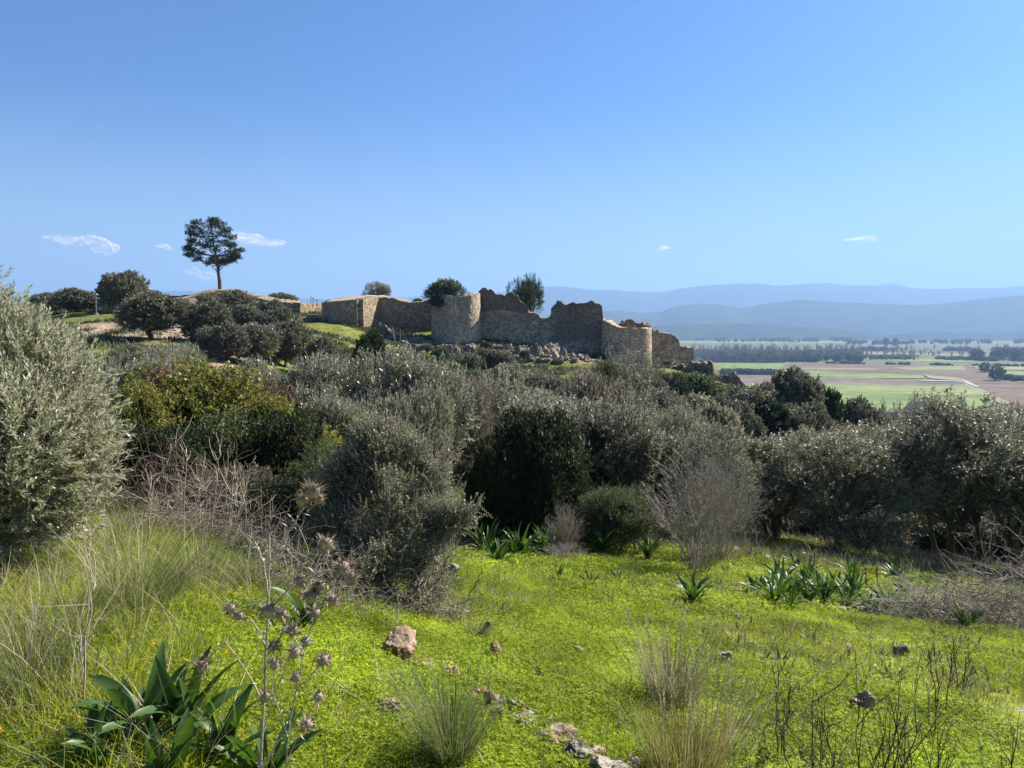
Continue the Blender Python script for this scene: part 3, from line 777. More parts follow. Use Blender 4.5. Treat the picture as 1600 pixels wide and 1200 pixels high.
ML = {
    'olive': mat_leaf("olive leaves", [(0, (0.055, 0.06, 0.03)), (0.5, (0.115, 0.118, 0.065)), (0.85, (0.22, 0.22, 0.14)), (1, (0.40, 0.38, 0.27))], (0.38, 0.37, 0.28), 0.26, 0.4, 0.5),
    'olive_near': mat_leaf("sunlit olive leaves", [(0, (0.13, 0.135, 0.07)), (0.5, (0.21, 0.215, 0.12)), (1, (0.33, 0.33, 0.20))], (0.52, 0.51, 0.38), 0.32, 0.36, 0.5, 0.12),  # paler than the other olive leaves: sunlight put into the colour
    'olive_far': mat_leaf("distant olive leaves", [(0, (0.06, 0.067, 0.036)), (0.6, (0.12, 0.123, 0.07)), (1, (0.23, 0.22, 0.14))], (0.24, 0.235, 0.16), 0.2, 0.5, 0.4),
    'grove': mat_leaf("grove olive leaves", [(0, (0.055, 0.06, 0.032)), (0.6, (0.11, 0.11, 0.065)), (0.9, (0.19, 0.185, 0.12)), (1, (0.42, 0.39, 0.29))], (0.30, 0.29, 0.22), 0.28, 0.5, 0.3),
    'dark': mat_leaf("dark evergreen leaves", [(0, (0.018, 0.03, 0.012)), (0.6, (0.035, 0.055, 0.02)), (1, (0.07, 0.09, 0.03))], None, 0.2, 0.6, 0.2),
    'green': mat_leaf("mid green shrub leaves", [(0, (0.04, 0.06, 0.02)), (0.6, (0.08, 0.105, 0.035)), (1, (0.15, 0.17, 0.06))], None, 0.3, 0.55, 0.25),
    'greygreen': mat_leaf("grey green shrub leaves", [(0, (0.065, 0.068, 0.035)), (0.6, (0.145, 0.145, 0.08)), (1, (0.32, 0.31, 0.20))], (0.32, 0.31, 0.22), 0.28, 0.5, 0.3),
    'yellow': mat_leaf("yellowing bramble leaves", [(0, (0.05, 0.07, 0.02)), (0.4, (0.11, 0.14, 0.025)), (0.75, (0.24, 0.24, 0.035)), (0.93, (0.33, 0.26, 0.05)), (1, (0.28, 0.12, 0.04))], None, 0.45, 0.5, 0.35),
    'red': mat_leaf("reddish winter leaves", [(0, (0.09, 0.05, 0.04)), (0.5, (0.17, 0.09, 0.075)), (1, (0.26, 0.17, 0.13))], None, 0.35, 0.6, 0.3),
    'brown': mat_leaf("dry brown leaves", [(0, (0.095, 0.082, 0.055)), (0.5, (0.17, 0.15, 0.11)), (1, (0.28, 0.25, 0.19))], None, 0.25, 0.7, 0.2),
    'pine': mat_leaf("pine needles", [(0, (0.02, 0.035, 0.015)), (0.6, (0.035, 0.058, 0.024)), (1, (0.06, 0.085, 0.035))], None, 0.15, 0.5, 0.3),
    'squill': mat_leaf("squill leaf", [(0, (0.035, 0.07, 0.022)), (0.6, (0.055, 0.105, 0.028)), (1, (0.09, 0.15, 0.045))], None, 0.3, 0.42, 0.3, 0.1, (1.5, 1.6, 0.6)),
    'grass': mat_leaf("winter grass", [(0, (0.15, 0.21, 0.016)), (0.5, (0.25, 0.31, 0.026)), (1, (0.36, 0.38, 0.06))], None, 0.5, 0.6, 0.15, 0.35, (1.35, 1.2, 0.6)),
    'clover': mat_leaf("clover cover", [(0, (0.09, 0.14, 0.02)), (0.4, (0.26, 0.345, 0.028)), (1, (0.42, 0.48, 0.06))], None, 0.5, 0.65, 0.12, 0.45, (1.3, 1.25, 0.5)),
    'rush': mat_leaf("rush stems", [(0, (0.08, 0.12, 0.03)), (0.5, (0.14, 0.19, 0.045)), (1, (0.26, 0.29, 0.10))], None, 0.35, 0.5, 0.3, 0.15),
    'straw': mat_leaf("dry straw", [(0, (0.24, 0.19, 0.12)), (0.5, (0.38, 0.32, 0.21)), (1, (0.54, 0.48, 0.35))], None, 0.3, 0.6, 0.25, 0.15),
    'gold': mat_leaf("golden dry grass", [(0, (0.20, 0.15, 0.05)), (0.5, (0.32, 0.25, 0.09)), (1, (0.44, 0.36, 0.17))], None, 0.4, 0.6, 0.25, 0.15),
}
MB = {
    'olive': mat_bark("olive bark", (0.045, 0.038, 0.03), (0.13, 0.11, 0.09)),
    'grey': mat_bark("grey twigs", (0.17, 0.14, 0.12), (0.38, 0.33, 0.28)),
    'brown': mat_bark("brown twigs", (0.06, 0.045, 0.035), (0.16, 0.125, 0.10)),
    'pale': mat_bark("bleached dead stalks", (0.28, 0.225, 0.17), (0.54, 0.46, 0.37)),
    'mauve': mat_bark("greyish pink bare twigs", (0.22, 0.19, 0.165), (0.47, 0.42, 0.375)),
    'dark': mat_bark("dark dead twigs", (0.04, 0.028, 0.022), (0.11, 0.08, 0.06)),
    'pine': mat_bark("pine bark", (0.07, 0.05, 0.04), (0.19, 0.14, 0.11), 4),
}

# ------------------------------------------------------------------ plant geometry
def unit(v): return v / np.maximum(np.linalg.norm(v, axis=-1, keepdims=True), 1e-9)
def frames(d, rg, roll=None):
    """(k,3) directions -> (k,3,3) matrices whose third column is d, rolled at random"""
    d = unit(d); a = np.where(np.abs(d[:, 2:3]) < 0.9, np.array([[0, 0, 1.0]]), np.array([[1.0, 0, 0]]))
    x = unit(np.cross(a, d)); y = np.cross(d, x)
    r = rg.uniform(0, 2 * np.pi, len(d)) if roll is None else roll
    c, s = np.cos(r)[:, None], np.sin(r)[:, None]
    return np.stack([x * c + y * s, -x * s + y * c, d], -1)
def scatter(bv, bf, pos, R, sc):
    k = len(pos); n = len(bv)
    v = np.einsum('kij,nj->kni', R, bv) * np.asarray(sc).reshape(-1, 1, 1) + pos[:, None]
    f = bf[None] + (np.arange(k) * n)[:, None, None]
    return v.reshape(-1, 3), f.reshape(-1, bf.shape[1])
def tubes(P, r, sides=3):
    """P (k,m,3) polylines, r (k,m) radii -> quads"""
    k, m, _ = P.shape
    T = np.gradient(P, axis=1); T = unit(T)
    a = np.where(np.abs(T[..., 2:3]) < 0.9, np.array([0, 0, 1.0]), np.array([1.0, 0, 0]))
    x = unit(np.cross(a, T)); y = np.cross(T, x)
    ang = np.arange(sides) * 2 * np.pi / sides
    ring = P[:, :, None] + r[..., None, None] * (x[:, :, None] * np.cos(ang)[None, None, :, None] + y[:, :, None] * np.sin(ang)[None, None, :, None])
    v = ring.reshape(-1, 3)
    b = (np.arange(k) * m * sides)[:, None, None]
    i, j = np.meshgrid(np.arange(m - 1), np.arange(sides), indexing='ij'); j2 = (j + 1) % sides
    q = np.stack([i * sides + j, i * sides + j2, (i + 1) * sides + j2, (i + 1) * sides + j], -1).reshape(-1, 4)
    return v, (q[None] + b).reshape(-1, 4)
def bez(A, B, up, m=5, rg=None, jit=0.0):
    """curved strands from A to B (k,3) whose middle is pushed by up (k,3)"""
    t = np.linspace(0, 1, m)[None, :, None]
    C = (A + B) / 2 + up
    P = (1 - t) ** 2 * A[:, None] + 2 * t * (1 - t) * C[:, None] + t ** 2 * B[:, None]
    if jit: P = P + rg.normal(size=P.shape) * jit * (t * (1 - t) * 4)
    return P
def leaf_sprig(n, L, ln, wd, rg, spread=0.8, pair=True, fold=0.25, tipup=0.3, droop=0.0):
    """a shoot along +Z of length L set with n leaves, each one folded quad"""
    V = []; Fc = []
    for i in range(n):
        z = L * (0.08 + 0.92 * (i + 0.5) / n)
        a = (i * 2.4 + rg.uniform(-.5, .5)) if not pair else ((i // 2) * 1.57 + (i % 2) * math.pi + rg.uniform(-.3, .3))
        el = spread * rg.uniform(0.7, 1.3) * (1 - tipup * i / n)
        d = np.array([math.sin(el) * math.cos(a), math.sin(el) * math.sin(a), math.cos(el)])
        d = unit(d - np.array([0, 0, droop]))
        s = unit(np.cross(d, [0.01, 0.02, 1.0]))
        u = np.cross(s, d)
        rl = rg.uniform(-.7, .7); s, u = s * math.cos(rl) + u * math.sin(rl), -s * math.sin(rl) + u * math.cos(rl)
        l = ln * rg.uniform(0.7, 1.2); w = wd * rg.uniform(0.8, 1.2)
        p = np.array([0, 0, z])
        b = len(V)
        V += [p, p + d * l * 0.5 + s * w + u * w * fold, p + d * l + u * l * rg.uniform(-.12, .05), p + d * l * 0.5 - s * w + u * w * fold]
        Fc.append((b, b + 1, b + 2, b + 3))
    return np.array(V), np.array(Fc)

def crown_points(lobes, n, rg, inner=0.55, gap=0.0, gscale=1.5, seed=0, under=-1.0):
    """points near the surface of a union of ellipsoids, with gaps and clumps"""
    lobes = np.array(lobes, float)
    area = (lobes[:, 3] * lobes[:, 4] + lobes[:, 4] * lobes[:, 5] + lobes[:, 3] * lobes[:, 5])
    P = []; D = []; tot = 0
    for it in range(12):
        k = rg.choice(len(lobes), int(n * 1.6), p=area / area.sum())
        d = unit(rg.normal(size=(len(k), 3)))
        rad = inner + (1.04 - inner) * rg.random(len(k)) ** 0.45
        c = lobes[k, :3]; r = lobes[k, 3:]
        p = c + d * r * rad[:, None]
        keep = d[:, 2] > under + rg.uniform(-.15, .15, len(k))
        for q in lobes:
            e = np.sqrt((((p - q[:3]) / q[3:]) ** 2).sum(1))
            keep &= ~((e < inner * 0.85))
        if gap: keep &= fbm(p[:, 0] * gscale + seed, p[:, 1] * gscale, p[:, 2] * gscale, 3) > gap
        P.append(p[keep]); D.append(unit(d[keep] / r[keep] * r[keep].mean())); tot += keep.sum()
        if tot >= n: break
    return np.concatenate(P)[:n], np.concatenate(D)[:n]

def tree_parts(lobes, base, rg, n_sprig, sprigs, sprig_len, leafmat, barkmat, trunk_r=0.12, trunks=1, inner=0.5, gap=0.42, gscale=1.4,
               up=0.45, rnd=0.5, fork=0.35, twig_every=6, limb_sides=5, under=-0.7, smin=0.7, smax=1.25, trunk_lean=0.2, name="tree", spread_base=0.15, whips=0, whip_len=0.5):
    """returns (wood mesh, crown mesh); units are metres, base at the origin"""
    lobes = np.array(lobes, float)
    P, D = crown_points(lobes, n_sprig, rg, inner, gap, gscale, rg.uniform(0, 50), under)
    dirs = D * 0.7 + np.array([0, 0, up]) + rg.normal(size=P.shape) * rnd
    Rm = frames(dirs, rg)
    sc = rg.uniform(smin, smax, len(P))
    G = Geo()
    which = rg.integers(0, len(sprigs), len(P))
    for i, (bv, bf) in enumerate(sprigs):
        m = which == i
        if m.any(): G.add(*scatter(bv, bf, P[m] - unit(dirs[m]) * sprig_len * 0.4, Rm[m], sc[m]))
    W = Geo()
    if whips:
        pk = rg.integers(0, len(P), whips); wd = unit(D[pk] * 0.6 + np.array([0, 0, 0.55]) + rg.normal(size=(whips, 3)) * 0.35)
        wl = whip_len * rg.uniform(0.5, 1.2, whips); A = P[pk] - wd * 0.1; B = A + wd * wl[:, None]
        wp = bez(A, B, rg.normal(size=A.shape) * whip_len * 0.1, 7)
        W.add(*tubes(wp, 0.0035 * np.linspace(1, .4, 7)[None] * np.ones((whips, 1)) * max(1, sprig_len * 2.5), 3))
        for st in (1, 2, 3, 4, 5):
            dd = unit(wp[:, st + 1] - wp[:, st]); bv, bf = sprigs[st % len(sprigs)]
            G.add(*scatter(bv, bf, wp[:, st], frames(dd + rg.normal(size=dd.shape) * 0.15, rg), rg.uniform(0.45, 0.75, whips) * smin))
    crown = G.mesh(name + " crown", leafmat)
    # trunks fork into limbs that run to the lobes
    ls = lobes[:, :3]; nl = len(ls)
    tb = np.array([[rg.normal() * spread_base, rg.normal() * spread_base, -0.25] for _ in range(trunks)])
    zf = np.min(ls[:, 2] - lobes[:, 5] * 0.6) * fork * 2
    zf = max(zf, 0.15)
    forks = []
    for b in tb:
        t = np.array([b[0] + rg.normal() * trunk_lean, b[1] + rg.normal() * trunk_lean, zf * rg.uniform(0.8, 1.2)])
        forks.append(t)
        pl = bez(b[None], t[None], rg.normal(size=(1, 3)) * 0.06 * zf, 8, rg, trunk_r * 0.12)
        rr = trunk_r * np.linspace(1.25, 0.8, 8)[None] * (1 + 0.12 * rg.normal(size=(1, 8))); rr[0, 0] *= 1.5
        W.add(*tubes(pl, rr, 9))
    forks = np.array(forks)
    own = ((ls[:, None, :2] * 0.6 - forks[None, :, :2]) ** 2).sum(-1).argmin(1)
    A = forks[own]; B = ls + rg.normal(size=ls.shape) * 0.1 * lobes[:, 3:]
    limb = bez(A, B, rg.normal(size=B.shape) * 0.14 * np.linalg.norm(B - A, axis=1)[:, None] + np.array([0, 0, 0.05]), 9, rg, 0.035)
    lr = trunk_r * 0.62 * np.linspace(1, 0.28, 9)[None] * rg.uniform(0.7, 1.1, (nl, 1))
    W.add(*tubes(limb, lr, limb_sides + 1))
    # sub-limbs
    k = max(nl * 7, 12); pick = rg.integers(0, len(P), k)
    tgt = P[pick]
    d2 = ((tgt[:, None] - ls[None]) ** 2).sum(-1); near = d2.argmin(1)
    ti = rg.integers(3, 9, k); st = limb[near, ti]
    sub = bez(st, tgt - unit(tgt - st) * 0.05, rg.normal(size=tgt.shape) * 0.12 * np.linalg.norm(tgt - st, axis=1)[:, None], 6, rg, 0.02)
    W.add(*tubes(sub, trunk_r * 0.22 * np.linspace(1, 0.25, 6)[None] * rg.uniform(0.7, 1.2, (k, 1)), 4))
    # twigs
    tw = np.arange(0, len(P), twig_every)
    if len(tw):
        tgt = P[tw]
        allsub = sub[:, 1:].reshape(-1, 3)
        st = np.empty_like(tgt)
        for i in range(0, len(tgt), 500):
            dd = ((tgt[i:i+500, None] - allsub[None]) ** 2).sum(-1); st[i:i+500] = allsub[dd.argmin(1)]
        twg = bez(st, tgt, rg.normal(size=tgt.shape) * 0.05, 4)
        W.add(*tubes(twg, trunk_r * 0.07 * np.linspace(1, 0.4, 4)[None] * np.ones((len(tw), 1)), 3))
    wood = W.mesh(name + " wood", barkmat, True)
    return wood, crown

def round_lobes(rg, n, w, h0, h1, rr=(0.3, 0.5), flat=0.8, depth=1.0):
    """n overlapping lobes filling a crown of width w between heights h0 and h1"""
    L = []
    H = h1 - h0
    for i in range(n):
        r = rg.uniform(*rr) * min(w, H * 1.3)
        a = rg.uniform(0, 2 * math.pi); q = math.sqrt(rg.random()) if i else 0
        z = h0 + r * flat + rg.random() * max(H - 2 * r * flat, 0)
        lim = math.sqrt(max(1 - ((z - (h0 + H * 0.45)) / (H * 0.62)) ** 2, 0.05))
        rad = max(w / 2 * lim - r * 0.8, 0)
        L.append([q * rad * math.cos(a), q * rad * math.sin(a) * depth, z, r, r, r * flat])
    return L

PLANTS = {}
def plant(name, label, cat, kind, px, Y, top_px, w_px, group=None, rot=None, sink=0.0, mat=None, base_px=None, names=None, base=None):
    """stand a copy of the plant kind at picture column px and distance Y so that its crown is w_px wide and reaches row top_px"""
    wood, crown, w0, h0 = random.choice(PLANTS[kind])
    x, y, z = gpt(px, Y) if base is None else base
    z -= sink
    H = max(height_to(top_px, Y, z), 0.3); Wd = w_px / F * Y
    o = empty(name, (x, y, z))
    o.scale = (Wd / w0, Wd / w0, H / h0)
    o.rotation_euler = (0, 0, random.uniform(0, 6.28) if rot is None else rot)
    nw, nc = names or (("trunk", "crown") if cat == "tree" else ("stems", "foliage"))
    if wood: link(nw, wood, o)
    if crown:
        c = link(nc, crown, o)
        if mat: c.material_slots[0].link = 'OBJECT'; c.material_slots[0].material = ML[mat]
    tag(o, label, cat, group)
    return o

def dims(me_list):
    v = []
    for me in me_list:
        if me is None: continue
        a = np.empty(len(me.vertices) * 3, dtype=np.float32); me.vertices.foreach_get("co", a); v.append(a.reshape(-1, 3))
    v = np.concatenate(v)
    w = (np.percentile(v[:, 0], 98.5) - np.percentile(v[:, 0], 1.5) + np.percentile(v[:, 1], 98.5) - np.percentile(v[:, 1], 1.5)) / 2
    return w, np.percentile(v[:, 2], 99.3)
def register(kind, parts):
    w, h = dims([parts[1] if parts[1] is not None else parts[0]])
    PLANTS.setdefault(kind, []).append((parts[0], parts[1], w, h))

def R_(s): return np.random.default_rng(s)
# far olives (60-120 m away): rounded silvery puffs
def build_kinds():
    for s in range(3):
        rg = R_(100 + s)
        spr = [leaf_sprig(11, 0.45, 0.22, 0.045, rg, 0.75, True, 0.2) for _ in range(4)]
        L = round_lobes(rg, 15, 4.4, 0.25, 4.1, (0.2, 0.33), 0.9)
        register('olive_far', tree_parts(L, None, rg, 2400, spr, 0.4, ML['olive_far'], MB['olive'], 0.14, 1, 0.6, 0.38, 1.3, 0.4, 0.35, twig_every=12, name="far olive"))
    # mid distance olives (20-40 m), low bushy habit
    for s in range(3):
        rg = R_(120 + s)
        spr = [leaf_sprig(15, 0.42, 0.10, 0.018, rg, 0.7, True, 0.2) for _ in range(5)]
        L = round_lobes(rg, 16, 4.4, 0.5, 4.2, (0.15, 0.29), 0.9)
        register('olive_mid', tree_parts(L, None, rg, 4300, spr, 0.4, ML['olive'], MB['olive'], 0.13, 2, 0.5, 0.44, 1.5, 0.7, 0.5, twig_every=6, name="mid olive", whips=110, whip_len=0.7))
    # grove olives on the right (18-25 m), open crown, forked dark trunks
    for s in range(3):
        rg = R_(140 + s)
        spr = [leaf_sprig(15, 0.36, 0.085, 0.017, rg, 0.8, True, 0.2, droop=0.2) for _ in range(5)]
        L = round_lobes(rg, 20, 5.6, 0.6, 4.7, (0.13, 0.24), 0.85)
        register('olive_grove', tree_parts(L, None, rg, 4200, spr, 0.35, ML['grove'], MB['olive'], 0.09, 3, 0.35, 0.48, 1.7, 0.4, 0.5, fork=0.55, twig_every=3, whips=90, whip_len=0.7, limb_sides=6, trunk_lean=0.45, spread_base=0.3, name="grove olive"))
    # dark dense evergreen shrub
    for s in range(2):
        rg = R_(160 + s)
        spr = [leaf_sprig(12, 0.2, 0.065, 0.022, rg, 0.9, False, 0.15) for _ in range(4)]
        L = round_lobes(rg, 16, 3.2, -0.2, 3.0, (0.18, 0.34), 0.95)
        register('dark_shrub', tree_parts(L, None, rg, 5200, spr, 0.2, ML['dark'], MB['brown'], 0.07, 4, 0.7, 0.3, 1.8, 0.45, 0.5, twig_every=10, whips=90, whip_len=0.4, name="dark shrub", spread_base=0.3))
    # bramble and mixed scrub with bigger leaves
    for s in range(2):
        rg = R_(180 + s)
        spr = [leaf_sprig(11, 0.28, 0.055, 0.024, rg, 1.0, False, 0.1) for _ in range(4)]
        L = round_lobes(rg, 18, 3.4, -0.2, 2.6, (0.13, 0.3), 0.9)
        register('bramble', tree_parts(L, None, rg, 4600, spr, 0.3, ML['yellow'], MB['brown'], 0.04, 8, 0.4, 0.47, 2.2, 0.5, 0.7, twig_every=3, whips=90, whip_len=0.6, name="bramble", spread_base=0.7))
    # fine leaved grey green shrub
    for s in range(3):
        rg = R_(200 + s)
        spr = [leaf_sprig(18, 0.3, 0.038, 0.010, rg, 0.85, False, 0.15) for _ in range(5)]
        L = round_lobes(rg, 20, 2.6, -0.1, 2.3, (0.14, 0.26), 0.9)
        register('fine_shrub', tree_parts(L, None, rg, 5600, spr, 0.28, ML['greygreen'], MB['grey'], 0.045, 6, 0.4, 0.45, 2.4, 0.7, 0.6, twig_every=2, whips=260, whip_len=0.55, name="fine shrub", spread_base=0.35))
    # distant scrub: brown twiggy bushes with some leaves (40-100 m)
    for s in range(3):
        rg = R_(220 + s)
        spr = [leaf_sprig(9, 0.4, 0.15, 0.035, rg, 0.7, False, 0.15) for _ in range(4)]
        L = round_lobes(rg, 9, 3.4, -0.3, 2.6, (0.24, 0.36), 0.9)
        register('scrub_far', tree_parts(L, None, rg, 1600, spr, 0.35, ML['brown'], MB['grey'], 0.05, 5, 0.55, 0.36, 1.3, 0.6, 0.5, twig_every=3, whips=40, whip_len=0.7, name="far scrub", spread_base=0.5))

def twig_bush(rg, H, W, n0=30, n1=7, n2=5, n3=3, r0=0.012, fan=0.55, mat=None, leafmat=None, nleaf=0, leafsz=0.02, base_r=0.15, jit=0.02, curve=0.15, drop=0.0):
    """bare branching shrub: stems fan out from the base and fork three times"""
    a = rg.uniform(0, 2 * np.pi, n0); rad = np.sqrt(rg.random(n0))
    A = np.stack([np.cos(a) * base_r * rad, np.sin(a) * base_r * rad, -0.1 + 0 * a], -1)
    B = np.stack([np.cos(a) * W / 2 * rad, np.sin(a) * W / 2 * rad, H * (1 - 0.45 * rad ** 2) * rg.uniform(0.75, 1.0, n0)], -1)
    out = Geo(); m = 9
    P0 = bez(A, B, np.stack([-np.cos(a) * W * curve * rad * .5, -np.sin(a) * W * curve * rad * .5, H * 0.12 * rad], -1), m, rg, jit)
    out.add(*tubes(P0, r0 * np.linspace(1, 0.35, m)[None] * rg.uniform(0.6, 1.2, (n0, 1)), 4))
    prev, pl, r = P0, np.linalg.norm(B - A, axis=1), r0
    tips = [P0[:, -1]]; tdir = [unit(P0[:, -1] - P0[:, -2])]
    for lv, k in enumerate((n1, n2, n3)):
        if not k: break
        q = np.repeat(np.arange(len(prev)), k); mm = prev.shape[1]
        t = rg.uniform(0.3 if lv == 0 else 0.25, 0.97, len(q)) * (mm - 1); i = np.minimum(t.astype(int), mm - 2); fr = (t - i)[:, None]
        S = prev[q, i] * (1 - fr) + prev[q, i + 1] * fr
        d0 = unit(prev[q, i + 1] - prev[q, i])
        d = unit(d0 + rg.normal(size=d0.shape) * fan + np.array([0, 0, 0.25 - drop]))
        L = pl[q] * rg.uniform(0.22, 0.5, len(q)) * (1 - 0.4 * t / mm)
        E = S + d * L[:, None]
        msg = 5 if lv == 0 else 4 if lv == 1 else 3
        C = bez(S, E, rg.normal(size=E.shape) * 0.06 * L[:, None] + np.array([0, 0, 0.02]) * L[:, None], msg, rg, jit * 0.3)
        r *= 0.5
        out.add(*tubes(C, r * np.linspace(1, 0.4, msg)[None] * rg.uniform(0.7, 1.2, (len(q), 1)), 3))
        prev, pl = C, L
        tips.append(C[:, -1]); tdir.append(unit(C[:, -1] - C[:, -2]))
    wood = out.mesh("bare shrub wood", mat, False)
    leaves = None
    if leafmat is not None and nleaf:
        spr = [leaf_sprig(6, leafsz * 3, leafsz, leafsz * 0.3, rg, 0.9, False, 0.1) for _ in range(3)]
        T = np.concatenate(tips[1:]); Dn = np.concatenate(tdir[1:]); pk = rg.choice(len(T), min(nleaf, len(T)), replace=False)
        G = Geo(); R = frames(Dn[pk] + rg.normal(size=(len(pk), 3)) * 0.3, rg); wh = rg.integers(0, 3, len(pk))
        for i2, (bv, bf) in enumerate(spr):
            q = wh == i2; G.add(*scatter(bv, bf, T[pk][q] - Dn[pk][q] * leafsz, R[q], rg.uniform(.7, 1.3, q.sum())))
        leaves = G.mesh("bare shrub leaves", leafmat)
    return wood, leaves
def reg_twig(kind, wl):
    w, h = dims([wl[0]]); PLANTS.setdefault(kind, []).append((wl[0], wl[1], w, h))
build_kinds()
for s in range(2):
    reg_twig('bare_mauve', twig_bush(R_(300 + s), 2.3, 2.2, 40, 9, 6, 2, 0.010, 0.5, MB['mauve'], ML['brown'], 900, 0.022))
    reg_twig('bare_grey', twig_bush(R_(310 + s), 2.6, 3.0, 34, 8, 6, 4, 0.02, 0.6, MB['grey'], ML['greygreen'], 2200, 0.05, 0.5))
# ------------------------------------------------------------------ trees and shrubs, far to near
TR = "trees on the castle hill"
def t_(*a, **k): return plant(*a, **k)
HO = "rounded olive trees on the castle hill"
t_("olive_tree", "smallest dark hilltop olive, just right of the big silvery near olive's top", "tree", 'olive_far', 74, 96, 459, 44, HO)
t_("olive_tree", "rounded dark olive tree on the hilltop immediately left of the solar lamp post", "tree", 'olive_far', 121, 94, 453, 60, HO)
t_("olive_tree", "tall dark two tiered olive tree right of the solar lamp post, against the sky", "tree", 'olive_far', 193, 92, 426, 58, HO)
t_("olive_tree", "low dark olive bush under the right side of the tall two tiered olive", "tree", 'olive_far', 222, 96, 452, 52, HO)
t_("olive_tree", "broad rounded dark olive standing alone above the pink rubble, its trunk in shadow", "tree", 'olive_far', 243, 64, 460, 92, HO)
t_("olive_tree", "grey olive bush in front of the long low tan wall, left of the white board", "tree", 'olive_far', 326, 66, 474, 66, HO)
t_("olive_tree", "dark rounded olive against the tan wall directly below the lone pine", "tree", 'olive_far', 352, 92, 456, 74, HO)
t_("olive_tree", "small olive bush right of the white board below the tan wall", "tree", 'olive_far', 385, 86, 478, 44, HO)
t_("olive_tree", "small dark olive bush against the low tan wall, left of the grass terrace", "tree", 'olive_far', 425, 92, 470, 30, HO)
t_("olive_tree", "grey olive bush left of the grass terrace, below the small dark one", "tree", 'olive_far', 432, 78, 484, 56, HO)
t_("olive_tree", "pale grey olive bush low on the hillside below the white board", "tree", 'olive_far', 352, 58, 508, 70, HO)
t_("olive_tree", "grey olive in the cluster below the grass terrace, leftmost of its row", "tree", 'olive_far', 398, 60, 508, 62, HO)
t_("olive_tree", "grey olive in the cluster just below the left tip of the grass terrace", "tree", 'olive_far', 448, 66, 503, 60, HO)
t_("olive_tree", "dark olive bush low below the right part of the grass terrace", "tree", 'olive_far', 500, 64, 530, 50, HO)
t_("olive_tree", "dark olive bush right of the grass terrace above the silvery olives", "tree", 'olive_far', 580, 50, 522, 56, HO, mat='dark')
# on the walls
t_("olive_tree", "small airy tree growing behind the square bastion top", "tree", 'olive_grove', 589, 128, 441, 36, base=(px_to_x(589, 128, 4), 128, 3.2))
t_("olive_tree", "low grey bush behind the low tan wall right of the sandy mound", "tree", 'olive_far', 440, 127, 459, 44, base=(px_to_x(440, 127, 4), 127, 3.0))
t_("olive_tree", "tall dark tree standing behind the left part of the broken curtain wall", "tree", 'olive_grove', 818, 124, 432, 52, mat='dark', base=(px_to_x(820, 124, -2), 124, -2.0))
t_("shrub", "tiny bush on the wall top left of the tall round tower", "shrub", 'scrub_far', 652, 119, 466.5, 16, mat='green', base=(px_to_x(652, 119, 4), 119, 4.0))
t_("shrub", "leafy green bush sprouting from the top of the tall round tower", "shrub", 'scrub_far', 694, 113.5, 437, 50, mat='green', base=(px_to_x(697, 113.5, 4), 113.5, 4.4))
t_("shrub", "dark bush hanging over the upper left edge of the tall round tower", "shrub", 'scrub_far', 684, 110.6, 462, 24, mat='dark', base=(px_to_x(684, 110.6, 3), 110.6, 3.4))
# castle slope
SL = "scrub on the slope below the fortress"
for i, (px, Y, top, w, kd, mt, lab) in enumerate([
    (768, 92, 546, 60, 'olive_far', None, "grey olive bush on the slope left of the bright grass patch"),
    (735, 90, 553, 44, 'olive_far', None, "dark rounded bush in front of the tall round tower's base"),
    (700, 80, 565, 60, 'scrub_far', 'green', "olive green scrub below the tall round tower"),
    (665, 76, 556, 50, 'scrub_far', 'dark', "dark scrub below the dipping wall left of the tall tower"),
    (745, 70, 578, 70, 'scrub_far', 'green', "mixed green scrub lower down the slope from the tall round tower"),
    (800, 74, 570, 70, 'scrub_far', 'greygreen', "grey scrub left of and below the bright grass patch"),
    (850, 70, 584, 80, 'scrub_far', None, "brown twiggy scrub right under the bright grass patch"),
    (912, 72, 580, 80, 'bare_grey', None, "tall bare grey bush left of the green bush before the smooth tower"),
    (948, 68, 566, 40, 'scrub_far', 'green', "green leafy bush in front of the left edge of the smooth round tower"),
    (975, 72, 546, 84, 'bare_grey', None, "high bare grey bush hiding the foot of the smooth round tower"),
    (1010, 66, 585, 70, 'scrub_far', None, "brown scrub right of the smooth round tower's foot"),
    (1050, 68, 585, 60, 'scrub_far', 'dark', "dark scrub below the stepped grey wall end"),
    (1085, 80, 583, 70, 'scrub_far', 'green', "rounded green scrub under the low dark ruined wall"),
    (1120, 82, 600, 60, 'scrub_far', 'green', "green scrub left of the last stub of ruined wall"),
    (1150, 78, 612, 56, 'olive_far', None, "grey olive bush under the last stub of ruined wall"),
    (640, 60, 572, 60, 'scrub_far', 'dark', "dark scrub right behind the silvery olives of the valley"),
    (700, 56, 592, 70, 'scrub_far', 'brown', "brown scrub on the lower slope, middle of the picture"),
    (770, 54, 600, 80, 'scrub_far', None, "wide brown scrub on the lower slope below the grey bushes"),
    (840, 52, 610, 80, 'scrub_far', 'greygreen', "grey green scrub above the big dark evergreen"),
    (905, 54, 606, 74, 'bare_grey', None, "bare twiggy bush above the silvery tree right of the dark evergreen"),
    (965, 50, 606, 80, 'bare_grey', None, "bare grey bush on the lower slope under the smooth tower"),
    (1030, 52, 610, 76, 'scrub_far', None, "brown twiggy scrub on the lower slope right of the smooth tower"),
    (1090, 56, 616, 70, 'scrub_far', 'greygreen', "grey scrub on the lower slope below the low ruined wall"),
]):
    t_("shrub", lab, "shrub", kd, px, Y, top, w, SL, mat=mt)
rq = random.Random(9)
